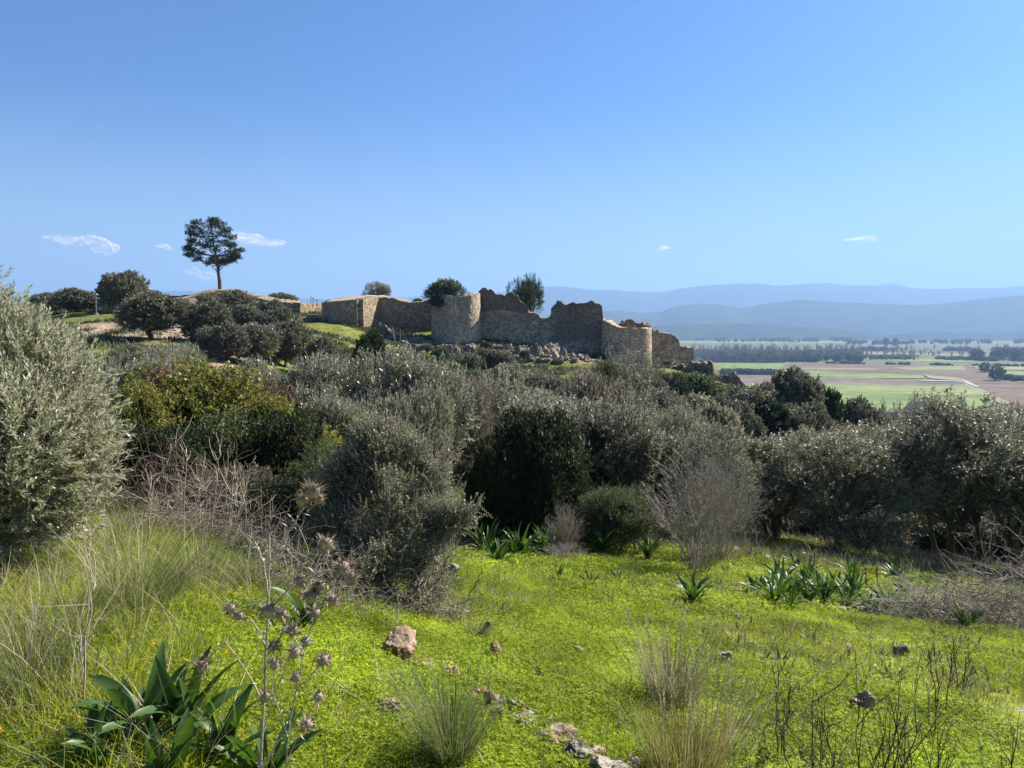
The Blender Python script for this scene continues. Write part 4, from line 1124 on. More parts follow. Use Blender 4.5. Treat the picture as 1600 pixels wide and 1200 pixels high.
for i, (px, Y, top, w, mt, lab) in enumerate([
    (612, 106, 531, 20, 'dark', "small dark bush between the boulders under the dipping wall, left one"), (640, 104, 536, 26, 'green', "small green bush between the boulders under the dipping wall, right one"),
    (664, 103, 537, 22, 'brown', "small brown bush among boulders left of the tall round tower's foot"), (692, 101, 543, 22, 'green', "low green bush against the tall round tower's left foot"),
    (758, 106, 534, 16, 'dark', "tiny dark bush in the corner right of the tall round tower"), (780, 107, 540, 24, 'brown', "low brown bush under the left part of the broken curtain wall"),
    (822, 102, 547, 18, 'green', "small green bush among the boulders above the bright grass patch"), (850, 107, 539, 14, 'dark', "tiny dark bush tucked behind the biggest boulders"),
    (910, 105, 547, 22, 'brown', "low brown bush under the notch of the broken curtain wall"), (934, 105, 550, 20, 'green', "low green bush in the corner left of the smooth round tower"),
    (872, 98.5, 562, 20, 'green', "small green bush at the right end of the bright grass patch"), (1045, 104, 562, 24, 'brown', "low dry bush at the foot of the stepped grey wall end"),
]):
    t_("shrub", lab, "shrub", 'scrub_far', px, Y, top, w, "small bushes at the foot of the fortress walls", mat=mt)
# dark trees on the right shoulder
RS = "olives on the right shoulder of the hill"
for px, Y, top, w, mt, lab in [
    (1238, 60, 581, 76, 'olive_far', "tallest dark tree on the right shoulder, crown against the green fields"),
    (1280, 62, 606, 60, 'dark', "dark tree leaning right beside the tallest tree on the right shoulder"),
    (1175, 58, 604, 84, 'olive_far', "broad grey tree left of the tallest tree on the right shoulder"),
    (1195, 52, 628, 80, 'dark', "very dark tree under the broad grey one on the right shoulder"),
    (1250, 52, 635, 84, None, "grey olive below the tallest tree on the right shoulder"),
    (1340, 62, 628, 66, None, "lone round tree in front of the leafless poplars"),
    (1135, 50, 625, 90, None, "grey olive left of the very dark tree on the right shoulder"),
    (1300, 44, 672, 90, None, "grey olive rising behind the middle of the grove"),
    (1110, 40, 640, 96, 'greygreen', "grey green olive on the left edge of the right shoulder"),
    (1370, 46, 690, 70, None, "small olive behind the gap between the grove trees"),
]:
    t_("olive_tree", lab, "tree", 'olive_far', px, Y, top, w, RS, mat=mt)

# grove on the right
GV = "olive trees of the grove on the right"
for px, Y, top, w, lab in [
    (1200, 20, 688, 200, "leftmost grove olive, behind the bare pinkish shrub"),
    (1262, 28, 690, 170, "grove olive set back behind the two left trees"),
    (1345, 18.5, 668, 230, "grove olive with a leaning trunk over the dry grass, middle of the grove"),
    (1425, 29, 676, 170, "grove olive seen between the leaning one and the tall right ones"),
    (1468, 20.5, 644, 190, "tall grove olive with a forked bare limb near the brush pile"),
    (1545, 17.2, 630, 250, "tallest grove olive with an open crown and thick leaning trunk"),
    (1610, 22, 634, 170, "grove olive cut by the right edge of the picture, behind the tallest one"),
    (1650, 17, 655, 200, "grove olive mostly beyond the right edge of the picture"),
]:
    t_("olive_tree", lab, "tree", 'olive_grove', px, Y, top, w, GV, mat=random.choice([None, None, 'olive_far', 'greygreen']))

for px, Y, top, w, mt, lab in [
    (1225, 25, 790, 90, 'brown', "dark brown undergrowth behind the leftmost grove trunks"), (1290, 24, 795, 100, 'dark', "dark undergrowth left of the leaning grove olive's trunk"),
    (1375, 25, 800, 90, 'brown', "brown undergrowth right of the leaning grove olive's trunk"), (1430, 26, 802, 90, 'greygreen', "grey undergrowth between the middle and right grove trunks"),
    (1490, 24, 815, 100, 'dark', "dark undergrowth behind the brush pile"), (1560, 25, 815, 110, 'brown', "brown undergrowth under the tallest grove olive"),
    (1620, 23, 820, 110, 'dark', "dark undergrowth at the right edge behind the grove trunks"), (1525, 33, 800, 110, 'greygreen', "grey undergrowth farther back under the right grove trees"),
]:
    t_("shrub", lab, "shrub", 'scrub_far', px, Y, top, w, "undergrowth beneath the grove", mat=mt)
# silvery olives of the valley on the left and centre
VO = "silvery olives in the valley"
for px, Y, top, w, lab in [
    (625, 17, 552, 180, "large silvery olive left of the centre, its pale crown touching the castle slope"),
    (655, 15.5, 612, 110, "pale drooping lower crown at the right of the large silvery olive"),
    (540, 22, 566, 150, "silvery olive behind the left side of the large one"),
    (470, 24, 566, 160, "silvery olive above the dark hollow, middle of the left valley row"),
    (400, 27, 568, 120, "silvery olive above the yellow bramble"),
    (530, 14.5, 625, 120, "low silvery olive above the fine leaved grey shrub"),
    (283, 30, 545, 90, "grey twiggy olive at the edge of the gully with brown stones"),
    (205, 24, 548, 130, "grey olive right behind the edge of the big near olive"),
    (235, 19, 566, 120, "smaller grey olive above the reddish bush"),
]:
    t_("olive_tree", lab, "tree", 'olive_mid', px, Y, top, w, VO, sink=0.2)
# centre scrub
CS = "scrub in the valley in the middle"
for px, Y, top, w, kd, mt, lab in [
    (700, 26, 600, 130, 'fine_shrub', 'brown', "brown grey scrub behind the large silvery olive"),
    (760, 28, 585, 150, 'bare_grey', None, "bare grey thicket behind the big dark evergreen"),
    (738, 27, 640, 110, 'dark_shrub', None, "dark shrub in the hollow left of the big dark evergreen"),
    (838, 16, 646, 130, 'dark_shrub', None, "tallest black green evergreen shrub in the centre, darkest of all"),
    (790, 15.4, 690, 105, 'dark_shrub', None, "lower black green shrub at the left foot of the tallest central evergreen"),
    (880, 15.2, 705, 120, 'dark_shrub', None, "broad dark evergreen bulging at the right foot of the tallest central one"),
    (915, 17.5, 672, 110, 'dark_shrub', 'green', "greener dark shrub behind the right side of the central evergreens"),
    (800, 18, 662, 100, 'bramble', 'green', "loose green bush showing above the left shoulder of the central evergreens"),
    (860, 24, 622, 170, 'olive_mid', None, "silvery topped tree above the big dark evergreen"),
    (955, 17.5, 632, 190, 'olive_mid', 'grove', "dusty grey olive right of the dark evergreens"),
    (1000, 24, 600, 170, 'bare_grey', None, "bare grey thicket behind the dusty grey olive"),
    (1045, 20, 640, 140, 'fine_shrub', None, "grey green shrub left of the grove, behind the bare pinkish shrub"),
    (965, 14, 762, 110, 'fine_shrub', 'green', "low green shrub beside the dry flower stalks"),
    (1100, 18, 672, 130, 'olive_mid', 'grove', "grey olive between the pinkish bare shrub and the grove"),
    (925, 14.8, 780, 70, 'fine_shrub', 'green', "small green shrub behind the middle dry flower stalks"),
    (790, 34, 590, 130, 'scrub_far', 'greygreen', "grey scrub far back in the middle of the valley"),
    (930, 36, 588, 130, 'scrub_far', None, "brown scrub far back below the reddish stones"),
    (620, 34, 575, 110, 'scrub_far', 'dark', "dark scrub between the large silvery olive and the slope"),
]:
    t_("shrub", lab, "shrub", kd, px, Y, top, w, CS, mat=mt)
t_("bare_shrub", "bare greyish pink shrub fanning up from the grass, right of centre", "shrub", 'bare_mauve', 1090, 12.4, 688, 165)
t_("bare_shrub", "lighter bare shrub standing just behind the pinkish one", "shrub", 'bare_mauve', 1125, 14.5, 700, 120)
t_("dead_bush", "low fuzzy brown dead plant on the grass among the squills", "shrub", 'bare_mauve', 880, 12.2, 850, 70)

# left thicket
LT = "tangled thicket on the left"
for px, Y, top, w, kd, mt, lab in [
    (330, 13, 572, 210, 'bramble', None, "tall yellow green bramble in the middle of the left thicket"),
    (205, 11, 608, 130, 'bramble', None, "yellowing bramble beside the big near olive"),
    (255, 13, 580, 120, 'bramble', 'red', "dull red leafed bush above the yellowing bramble"),
    (265, 9.5, 668, 130, 'dark_shrub', None, "dark evergreen bush low beside the big near olive"),
    (350, 10.5, 650, 150, 'bramble', 'green', "green bramble in the middle of the left thicket, below the yellow one"),
    (445, 11.5, 625, 150, 'bramble', None, "yellow edged bramble around the dark hollow"),
    (450, 10.2, 650, 130, 'dark_shrub', None, "dark hollow evergreen beneath the yellow edged bramble"),
    (400, 13.5, 600, 120, 'bramble', 'red', "reddish bush between the two yellow brambles"),
    (500, 9.2, 715, 130, 'bramble', 'green', "green mixed bush behind the dried thistle"),
    (430, 7.8, 760, 130, 'dark_shrub', None, "dark evergreen base of the thicket left of the dried thistle"),
    (350, 8.8, 735, 130, 'bramble', 'brown', "brown leafed bramble behind the pale dead stalks"),
]:
    t_("shrub", lab, "shrub", kd, px, Y, top, w, LT, mat=mt)
FS = None
for px, Y, top, w, kd, mt, lab in [
    (540, 8.0, 700, 130, 'fine_shrub', 'green', "greener fine leaved shrub on the left of the grey ones"),
]:
    t_("shrub", lab, "shrub", kd, px, Y, top, w, FS, mat=mt)
# lone pine
def pine():
    rg = R_(77)
    x, y, z = gpt(343, 129); s = 129 / F
    zb = z
    base = np.array([x, y, z])
    def P(px, py, dy=0.0): return np.array([(px - 343) * s * 0.98, dy, height_to(py, y, zb)])
    W = Geo()
    spine = np.array([P(344, 452), P(343.5, 440), P(342, 425), P(341, 412), P(339, 400), P(336, 385), P(335, 370), P(332, 355)])
    spine[0][2] = -0.3
    W.add(*tubes(spine[None], np.linspace(0.36, 0.07, 8)[None], 9))
    tufts = []
    pads = [(330,350,12),(318,352,9),(345,352,10),(352,360,10),(308,358,10),(325,362,13),(340,366,12),(358,370,9),(300,366,9),(315,370,12),(332,378,11),(350,380,11),(362,384,7),(296,376,7),(308,382,10),
            (322,386,9),(346,392,10),(360,394,10),(372,391,7),(303,393,9),(296,388,6),(316,398,9),(330,404,8),(345,404,10),(358,402,9),(370,400,7),(302,401,6),(312,407,8),(326,411,8),(341,413,9),(352,411,8),(365,408,6),(374,403,5),(331,345,8),(343,347,7)]
    for px, py, r in pads:
        dy = rg.uniform(-1, 1) * 4.2 * math.sqrt(max(0.05, 1 - ((px - 335) / 46) ** 2)) * 0.55
        c = P(px, py, dy); rr = r * s
        k = min(range(2, 8), key=lambda i: abs(spine[i][2] - (c[2] - 1.0)))
        br = bez(spine[k][None], c[None], np.array([[0, 0, -0.3]]), 6, rg, 0.06)
        W.add(*tubes(br, np.linspace(0.11, 0.03, 6)[None], 4))
        n = 66; rr *= 1.08
        d = unit(rg.normal(size=(n, 3))); tufts.append(c + d * np.array([rr * 1.05, rr * 1.05, rr * 0.5]) * (rg.random((n, 1)) ** 0.4))
    T = np.concatenate(tufts)
    spr = [leaf_sprig(14, 0.35, 0.32, 0.035, rg, 1.0, False, 0.1) for _ in range(4)]
    G = Geo(); R = frames(rg.normal(size=T.shape) * 0.5 + np.array([0, 0, 0.7]), rg); wh = rg.integers(0, 4, len(T))
    for i, (bv, bf) in enumerate(spr):
        q = wh == i; G.add(*scatter(bv, bf, T[q], R[q], rg.uniform(.7, 1.2, q.sum())))
    o = empty("pine_tree", tuple(base))
    link("trunk", W.mesh("pine wood", MB['pine'], True), o); link("crown", G.mesh("pine crown", ML['pine']), o)
    tag(o, "lone tall pine with a bare trunk standing on the sandy mound", "tree")
pine()

# big near olive on the left: built at its true size
def near_olive():
    rg = R_(5)
    Y = 5.6; x, y, z = gpt(-40, Y); z0 = z
    def lobe(px, py, rpx, dy, k=1.0):
        p = at(px, py, Y + dy); r = rpx / F * (Y + dy)
        return [p[0] - x, p[1] - y, p[2] - z0, r, r, r * k]
    L = [lobe(-80, 640, 150, 0.3), lobe(30, 640, 105, 0.0), lobe(0, 570, 80, 0.1), lobe(65, 710, 90, -0.2), lobe(10, 760, 100, -0.3), lobe(105, 660, 52, 0.1), lobe(35, 560, 55, 0.2), lobe(92, 600, 48, 0.2),
         lobe(128, 715, 42, 0.0), lobe(-40, 530, 60, 0.3), lobe(-80, 800, 120, 0), lobe(100, 780, 50, -0.2), lobe(-20, 690, 100, -0.6), lobe(-140, 560, 150, 0.5), lobe(30, 805, 45, -0.2), lobe(10, 515, 30, 0.1)]
    spr = [leaf_sprig(22, 0.28, 0.050, 0.0070, rg, 0.62, True, 0.25, 0.35) for _ in range(7)]
    wood, crown = tree_parts(L, None, rg, 5600, spr, 0.25, ML['olive_near'], MB['olive'], 0.09, 3, 0.62, 0.28, 3.0, 0.5, 0.35, twig_every=2, whips=160, whip_len=0.35, under=-1.0, smin=0.75, smax=1.2, name="near olive", spread_base=0.2)
    o = empty("olive_tree", (x, y, z))
    link("trunk", wood, o); link("crown", crown, o)
    tag(o, "big silvery olive filling the left edge, nearest tree of the picture", "tree")
    # upright bare shoots against the sky at the edge
    g = Geo(); n = 26
    A = np.stack([rg.uniform(-0.9, 0.05, n), rg.uniform(-0.2, 0.5, n), rg.uniform(1.3, 1.6, n)], -1)
    B = A + np.stack([rg.uniform(-.1, .35, n), rg.uniform(-.1, .1, n), rg.uniform(0.2, 0.75, n)], -1)
    P = bez(A, B, rg.normal(size=A.shape) * 0.03, 6, rg, 0.01)
    g.add(*tubes(P, 0.004 * np.linspace(1, .3, 6)[None] * np.ones((n, 1)), 3))
    lv = Geo(); T = P[:, 2:].reshape(-1, 3); D = np.repeat(unit(B - A), 4, 0)
    bv, bf = leaf_sprig(6, 0.09, 0.05, 0.007, rg, 0.7, True, .2)
    lv.add(*scatter(bv, bf, T, frames(D, rg), rg.uniform(.7, 1.1, len(T))))
    sh = link("upright_shoots", g.mesh("shoots", MB['grey'], True), o)
    link("shoot_leaves", lv.mesh("shoot leaves", ML['olive_near']), sh)
near_olive()

# the big wild shrub left of the centre, built to its own outline
def wild_shrub():
    rg = R_(55); Y = 6.5; x, y, z = gpt(615, Y)
    def lobe(px, py, rpx, dy=0.0, k=1.0):
        p = at(px, py, Y + dy); r = rpx / F * (Y + dy)
        return [p[0] - x, p[1] - y, p[2] - z, r, r * 1.2, r * k]
    L = [lobe(598,712,48,.6), lobe(560,745,50,.6), lobe(640,735,42,.5), lobe(668,752,32,.4), lobe(600,800,62,.2), lobe(545,830,52,.3), lobe(632,840,46,-.1), lobe(692,812,30,0), lobe(712,806,20,-.1), lobe(733,797,13,-.1), lobe(747,786,9,-.1),
         lobe(600,905,55,-.4), lobe(662,905,38,-.3), lobe(545,900,45,-.2), lobe(625,945,32,-.6), lobe(582,682,26,.7), lobe(520,770,36,.5), lobe(665,935,28,-.6), lobe(530,720,24,.8), lobe(585,955,34,-.5), lobe(545,940,30,-.3), lobe(625,690,18,.8)]
    spr = [leaf_sprig(18, 0.17, 0.020, 0.0065, rg, 0.85, False, 0.15) for _ in range(6)]
    wood, crown = tree_parts(L, None, rg, 9500, spr, 0.16, ML['greygreen'], MB['grey'], 0.022, 9, 0.35, 0.47, 3.2, 0.6, 0.6, twig_every=3, under=-1.0, whips=650, whip_len=0.36, name="wild shrub", spread_base=0.35)
    o = empty("shrub", (x, y, z)); link("stems", wood, o); link("foliage", crown, o)
    tag(o, "big wild fine leaved grey shrub with arching branches, left of centre at the grass edge", "shrub")
wild_shrub()
# ------------------------------------------------------------------ where a picture point meets the ground
def hit(px, py, y0=2.0, y1=140.0):
    Y = np.geomspace(y0, y1, 500); r = ray(px, py)
    X = r[0] / r[1] * Y; Z = r[2] / r[1] * Y
    g = gz(X, Y); below = np.nonzero(Z <= g)[0]
    i = below[0] if len(below) else len(Y) - 1
    return (float(X[i]), float(Y[i]), float(g[i]))

# ------------------------------------------------------------------ trees of the plain
M_PLAINT = mat_leaf('tree of the plain', [(0, (0.09, 0.09, 0.06)), (1, (0.17, 0.16, 0.11))], None, 0.2, 0.8, 0.1)
def far_tree(seed, h=11, w=7, bare=True):
    rg = R_(seed); G = Geo()
    if bare:
        wood, _ = twig_bush(rg, h, w, 7, 8, 6, 0, 0.28, 0.45, MB['grey'], None, 0, base_r=0.4)
        return wood
    spr = [leaf_sprig(7, 1.2, 0.9, 0.35, rg, 1.0, False, 0.1) for _ in range(3)]
    L = round_lobes(rg, 6, w, h * 0.12, h, (0.3, 0.45), 0.9)
    P, D = crown_points(L, 260, rg, 0.5, 0.3, 0.4)
    R = frames(D + rg.normal(size=P.shape) * .5, rg); wh = rg.integers(0, 3, len(P))
    for i, (bv, bf) in enumerate(spr):
        q = wh == i; G.add(*scatter(bv, bf, P[q], R[q], rg.uniform(.7, 1.3, q.sum())))
    return G.mesh("plain tree", M_PLAINT)
FT_B = [far_tree(400 + i, 11, 6) for i in range(3)]
FT_L = [far_tree(410 + i, 9, 8, False) for i in range(3)]
FT_LS = far_tree(420, 5, 8, False)

def gn_scatter(name, pts, size, src, kind="stuff", tilt=0.15, seed=0):
    """one stuff object: geometry nodes put the mesh src on every point"""
    me = bpy.data.meshes.new(name)
    pts = np.asarray(pts, dtype=np.float32); me.vertices.add(len(pts)); me.vertices.foreach_set("co", pts.ravel())
    a = me.attributes.new("size", 'FLOAT', 'POINT'); a.data.foreach_set("value", np.asarray(size, dtype=np.float32))
    so = bpy.data.objects.new(name + "_piece", src)
    ng = bpy.data.node_groups.new(name, 'GeometryNodeTree')
    ng.interface.new_socket("Geometry", in_out='INPUT', socket_type='NodeSocketGeometry')
    ng.interface.new_socket("Geometry", in_out='OUTPUT', socket_type='NodeSocketGeometry')
    gi, go = ng.nodes.new("NodeGroupInput"), ng.nodes.new("NodeGroupOutput")
    oi = ng.nodes.new("GeometryNodeObjectInfo"); oi.inputs['Object'].default_value = so
    oi.inputs['As Instance'].default_value = True
    ip = ng.nodes.new("GeometryNodeInstanceOnPoints")
    rv = ng.nodes.new("FunctionNodeRandomValue"); rv.data_type = 'FLOAT_VECTOR'
    rv.inputs[0].default_value = (-tilt, -tilt, 0); rv.inputs[1].default_value = (tilt, tilt, 6.283); rv.inputs['Seed'].default_value = seed
    na = ng.nodes.new("GeometryNodeInputNamedAttribute"); na.data_type = 'FLOAT'; na.inputs[0].default_value = "size"
    L = ng.links.new
    L(gi.outputs[0], ip.inputs['Points']); L(oi.outputs['Geometry'], ip.inputs['Instance'])
    L(rv.outputs[0], ip.inputs['Rotation']); L(na.outputs[0], ip.inputs['Scale']); L(ip.outputs[0], go.inputs[0])
    o = link(name, me); md = o.modifiers.new("scatter", 'NODES'); md.node_group = ng
    tag(o, kind=kind)
    return o

def belt(rows, n, src, h_px, h_m, name, jit=1.5, dens=None, seed=0):
    rg = R_(500 + seed); P = []; S = []
    for (a, b, c, d) in rows:
        for i in range(n):
            t = rg.random(); px = a + (c - a) * t; py = b + (d - b) * t + rg.uniform(-jit, jit)
            if fbm(px * 0.03 + seed, py * 0.2, seed, 3) < 0.42: continue
            p = on_plain(px, py); P.append(p); S.append(h_px / F * p[1] / h_m * rg.uniform(0.55, 1.25))
    gn_scatter(name, P, S, src, seed=seed, tilt=0.03)
belt([(1080,561,1345,562)], 420, FT_B[0], 17, 11, "far_wood", 3.5, seed=1)
belt([(1080,564,1345,565),(1080,556,1345,556)], 260, FT_LS, 6, 5, "far_hedge", 0.8, seed=22)
belt([(1345,560,1640,565),(1345,548,1640,549)], 200, FT_LS, 4, 5, "far_hedge", 0.8, seed=23)
belt([(1080,563,1345,564)], 120, FT_L[0], 10, 9, "far_wood", 2.5, seed=2)
belt([(1080,550,1600,549)], 140, FT_B[2], 8, 9, "far_wood", 3.0, seed=3)
belt([(1350,561,1700,565)], 150, FT_B[1], 9, 9, "far_hedge", 1.0, seed=4)
belt([(1525,561,1700,562)], 50, FT_L[0], 15, 9, "far_wood", 2.0, seed=5)
belt([(1080,566.5,1240,567.5),(1240,567.5,1600,573)], 170, FT_LS, 3, 5, "far_hedge", 0.3, seed=6)
belt([(1325,538,1700,535),(1060,533,1330,533)], 220, FT_L[2], 5, 9, "far_wood", 1.8, seed=7)
belt([(1130,584.5,1215,585.5)], 60, FT_LS, 6, 5, "far_hedge", 0.4, seed=8)
belt([(1560,590,1720,620)], 60, FT_LS, 7, 5, "far_hedge", 2.5, seed=9)
belt([(1345,553,1560,557)], 60, FT_B[1], 8, 11, "far_wood", 1.5, seed=10)
def plain_tree(px, py, h, me, hm, label, group=None, wk=1.0, dist_z=None, name="tree"):
    p = on_plain(px, py)
    o = link(name, me, None, tuple(p)); s = h / F * p[1] / hm; o.scale = (s * wk, s * wk, s); o.rotation_euler = (0, 0, random.uniform(0, 6.28))
    tag(o, label, "tree", group); return o
plain_tree(1537, 582, 15, FT_L[0], 9, "left one of two dark trees standing at the corner of the reddish field")
plain_tree(1556, 595, 22, FT_L[1], 9, "right and bigger one of two dark trees at the corner of the reddish field")
plain_tree(1384, 541, 13, FT_L[2], 9, "left one of two far trees on the hazy plain, right of the main wood", wk=.7)
plain_tree(1399, 541, 12, FT_L[0], 9, "right one of two far trees on the hazy plain, right of the main wood", wk=.7)
for i, (px, h) in enumerate([(1147, 12), (1131, 8), (1191, 9), (1165, 7)]):
    plain_tree(px, 584, h, FT_B[i % 3], 11, ["small bare tree in the hedge below the left green field, biggest there", "small bare tree at the left end of the hedge below the green field", "small bare tree at the right end of the hedge below the green field", "tiny bare tree in the middle of the hedge below the green field"][i])
rgp = R_(600)
for i in range(64):
    px = 1312 + i * 3.6 + rgp.uniform(-3, 3); Y = rgp.uniform(400, 500)
    if px > 1480 and rgp.random() < .5: continue
    x = (px - 800) / F * Y; top = 626 + abs(px - 1440) * 0.05 + rgp.uniform(-3, 12) - (8 if 1425 < px < 1475 else 0)
    zt = at(px, top, Y)[2]; g = gz1(x, Y)
    o = link("poplar_tree", random.choice(FT_B), None, (x, Y, g)); s = max(zt - g, 5) / 11; o.scale = (s * .75, s * .75, s); o.rotation_euler = (0, 0, rgp.uniform(0, 6.28))
    tag(o, "leafless poplar in the thick grey row below the big green field", "tree", "leafless poplars at the foot of the hill")

def farm(px, py, w, h, label):
    p = on_plain(px, py); k = p[1] / F; W = w * k; H = h * k
    o = empty("farm_house", tuple(p)); wm = bpy.data.materials.get("white farm wall")
    if wm is None: q = N("white farm wall"); wm = q.done(q.principled((0.75, 0.73, 0.68), 0.8)); wm.name = "white farm wall"
    rm = bpy.data.materials.get("red tile roof")
    if rm is None: q = N("red tile roof"); rm = q.done(q.principled((0.32, 0.14, 0.09), 0.8)); rm.name = "red tile roof"
    v = [(-W/2, -W/4, 0), (W/2, -W/4, 0), (W/2, W/4, 0), (-W/2, W/4, 0), (-W/2, -W/4, H*.65), (W/2, -W/4, H*.65), (W/2, W/4, H*.65), (-W/2, W/4, H*.65)]
    link("wall", make_mesh("farm wall", v, np.array([(0, 1, 5, 4), (1, 2, 6, 5), (2, 3, 7, 6), (3, 0, 4, 7)]), wm), o)
    e = W * .04
    v = [(-W/2-e, -W/4-e, H*.64), (W/2+e, -W/4-e, H*.64), (W/2+e, W/4+e, H*.64), (-W/2-e, W/4+e, H*.64), (-W/2-e, 0, H), (W/2+e, 0, H)]
    link("roof", make_mesh("farm roof", v, [np.array([(0, 1, 5, 4), (2, 3, 4, 5), (0, 3, 2, 1)]), np.array([(0, 4, 3), (1, 2, 5)])], rm), o)
    tag(o, label, "house")
farm(1240, 535, 9, 3.2, "tiny white farm building on the hazy plain, leftmost of the far ones")
farm(1528, 531, 7, 3.0, "tiny white farm building far off at the foot of the right hills")
farm(1505, 530.5, 4, 2.4, "smallest white farm building left of the one at the foot of the right hills")

# ------------------------------------------------------------------ small things on the hilltop
def simple_mat(name, col, rough=0.6, metal=0.0):
    m = N(name); P = m.n("TexCoord").outputs['Object']
    c = m.mix(m.noise(P, 8, 4), col, tuple(x * 0.75 for x in col))
    s = m.n("BsdfPrincipled"); m.l(c, s.inputs[0]); s.inputs['Roughness'].default_value = rough; s.inputs['Metallic'].default_value = metal
    return m.done(s.outputs[0])
def bmbox(G, c, d, rot=None):
    v = np.array([[x, y, z] for x in (-.5, .5) for y in (-.5, .5) for z in (-.5, .5)]) * np.array(d)
    if rot is not None: v = v @ np.array(Euler(rot).to_matrix()).T
    G.add(v + np.array(c), np.array([(0, 1, 3, 2), (4, 6, 7, 5), (0, 4, 5, 1), (2, 3, 7, 6), (0, 2, 6, 4), (1, 5, 7, 3)]))
M_MET = simple_mat("galvanised pole", (0.62, 0.62, 0.60), 0.4, 0.2); M_PAN = simple_mat("solar panel", (0.05, 0.06, 0.09), 0.25)
M_CONC = simple_mat("pale concrete", (0.55, 0.53, 0.48), 0.85); M_RUSTY = simple_mat("rusty steel rail", (0.28, 0.15, 0.10), 0.8)
M_WHITE = simple_mat("white board", (0.75, 0.75, 0.72), 0.5); M_BENCH = simple_mat("blue grey bench boards", (0.13, 0.16, 0.2), 0.6)
def solar_lamp():
    x, y, z = gpt(151, 88); H = height_to(457, 88, z)
    o = empty("solar_lamp_post", (x, y, z))
    g = Geo(); P = np.array([[[0, 0, -0.3], [0, 0, H * .5], [0, 0, H * .93]]]); g.add(*tubes(P, np.array([[0.07, 0.06, 0.05]]), 10)); link("pole", g.mesh("pole", M_MET, True), o)
    g = Geo(); bmbox(g, (-0.05, 0, H * .96), (0.95, 0.6, 0.05), (0, math.radians(32), 0)); bmbox(g, (-0.05, 0, H * .945), (0.5, 0.3, 0.06), (0, math.radians(32), 0)); link("solar_panel", g.mesh("panel", M_PAN), o)
    g = Geo(); bmbox(g, (0.0, -0.05, H * .80), (0.22, 0.2, 0.34)); bmbox(g, (0.2, -.05, H * .74), (0.35, 0.12, 0.08)); link("lamp_head", g.mesh("lamp", M_CONC), o)
    g = Geo(); bmbox(g, (0, 0, 0.05), (0.4, 0.4, 0.3)); link("foot", g.mesh("foot", M_CONC), o)
    tag(o, "white solar lamp post with a tilted dark panel on the grassy hilltop", "street lamp")
solar_lamp()
def hut():
    return wall("ruined_wall", [(141,470,99),(146,465,99),(156,464.5,99),(168,465,99),(176,468,99),(184,474,100)], 1.5, M_TAN, 0.05, 21, label="low tan ruined wall behind the solar lamp post", group="ruined walls at the left of the hilltop")
hut()
wall("ruined_wall", [(62,484,104),(70,483,104),(78,486,104),(88,482,104),(96,486,105)], 1.2, M_SAND, 0.1, 22, label="sandy low wall remnant between the two leftmost hilltop olives", group="ruined walls at the left of the hilltop")
wall("terrace_wall", [(450,520,97),(470,521,97),(490,523,97),(510,525,96),(530,529,95),(548,534,94)], 0.8, M_DARK, 0.15, 23, label="dark rough retaining wall under the edge of the grass terrace")
def rail():
    x, y, z = gpt(491, 121.5); z = at(491, 474.5, 121.5)[2] - .3
    o = empty("railing", (x, y, z)); g = Geo()
    for dx, h in ((-0.5, 1.5), (-0.15, 1.3), (0.5, 0.9)): bmbox(g, (dx, 0, h / 2), (0.09, 0.09, h)); 
    link("post", g.mesh("posts", M_RUSTY), o); g = Geo(); bmbox(g, (0.15, -0.06, 1.0), (1.3, 0.06, 0.09), (0, 0.5, 0)); link("rail", g.mesh("rail", M_RUSTY), o)
    tag(o, "small rusty handrail on top of the short sunlit wall beside the bastion", "railing")
rail()
def board():
    x, y, z = gpt(353, 72); z = at(353, 494, 72)[2]
    o = empty("sign_board", (x, y, gz1(x, y))); h = z - gz1(x, y)
    g = Geo(); bmbox(g, (0, 0, h + .1), (0.9, 0.08, 0.28), (0, 0.55, 0)); link("panel", g.mesh("panel", M_WHITE), o)
    g = Geo(); [bmbox(g, (dx, 0.05, (h + dz) / 2), (0.07, 0.07, h + dz)) for dx, dz in ((-0.25, 0.2), (0.25, -0.05))]; link("legs", g.mesh("legs", M_MET), o)
    tag(o, "small slanting white board among the olives below the tan wall", "sign")
board()
def bench():
    x, y, z = hit(318, 542); z += 0
    o = empty("bench", (x, y, z))
    g = Geo(); bmbox(g, (0, 0, 0.45), (1.3, 0.45, 0.08)); link("seat", g.mesh("seat", M_BENCH), o)
    for dx in (-.5, .5):
        g = Geo(); bmbox(g, (dx, 0, 0.2), (0.1, 0.4, 0.42)); link("leg", g.mesh("leg", M_CONC), o)
    tag(o, "low blue grey bench below the olives at the edge of the gully", "bench")
bench()

# ------------------------------------------------------------------ clouds
def cloud_mat():
    m = N("thin cloud")
    lw = m.n("LayerWeight", i_Blend=0.5); P = m.n("TexCoord").outputs['Object']
    f = m.math('SUBTRACT', 1.0, lw.outputs['Facing']); f = m.math('POWER', f, 1.5)
    nz = m.ramp(m.noise(P, 0.012, 6, 0.7), [(0.38, (0, 0, 0)), (0.62, (1, 1, 1))])
    f = m.math('MULTIPLY', m.math('MULTIPLY', f, nz), 2.2); f = m.math('MINIMUM', f, 0.8)
    d = m.n("BsdfDiffuse"); d.inputs[0].default_value = (0.95, 0.90, 0.90, 1); t = m.n("BsdfTranslucent"); t.inputs[0].default_value = (0.95, 0.90, 0.90, 1)
    a = m.n("MixShader", i_0=0.5); m.l(d.outputs[0], a.inputs[1]); m.l(t.outputs[0], a.inputs[2])
    tr = m.n("BsdfTransparent"); b = m.n("MixShader"); m.l(f, b.inputs[0]); m.l(tr.outputs[0], b.inputs[1]); m.l(a.outputs[0], b.inputs[2])
    return m.done(b.outputs[0])
M_CLOUD = cloud_mat()
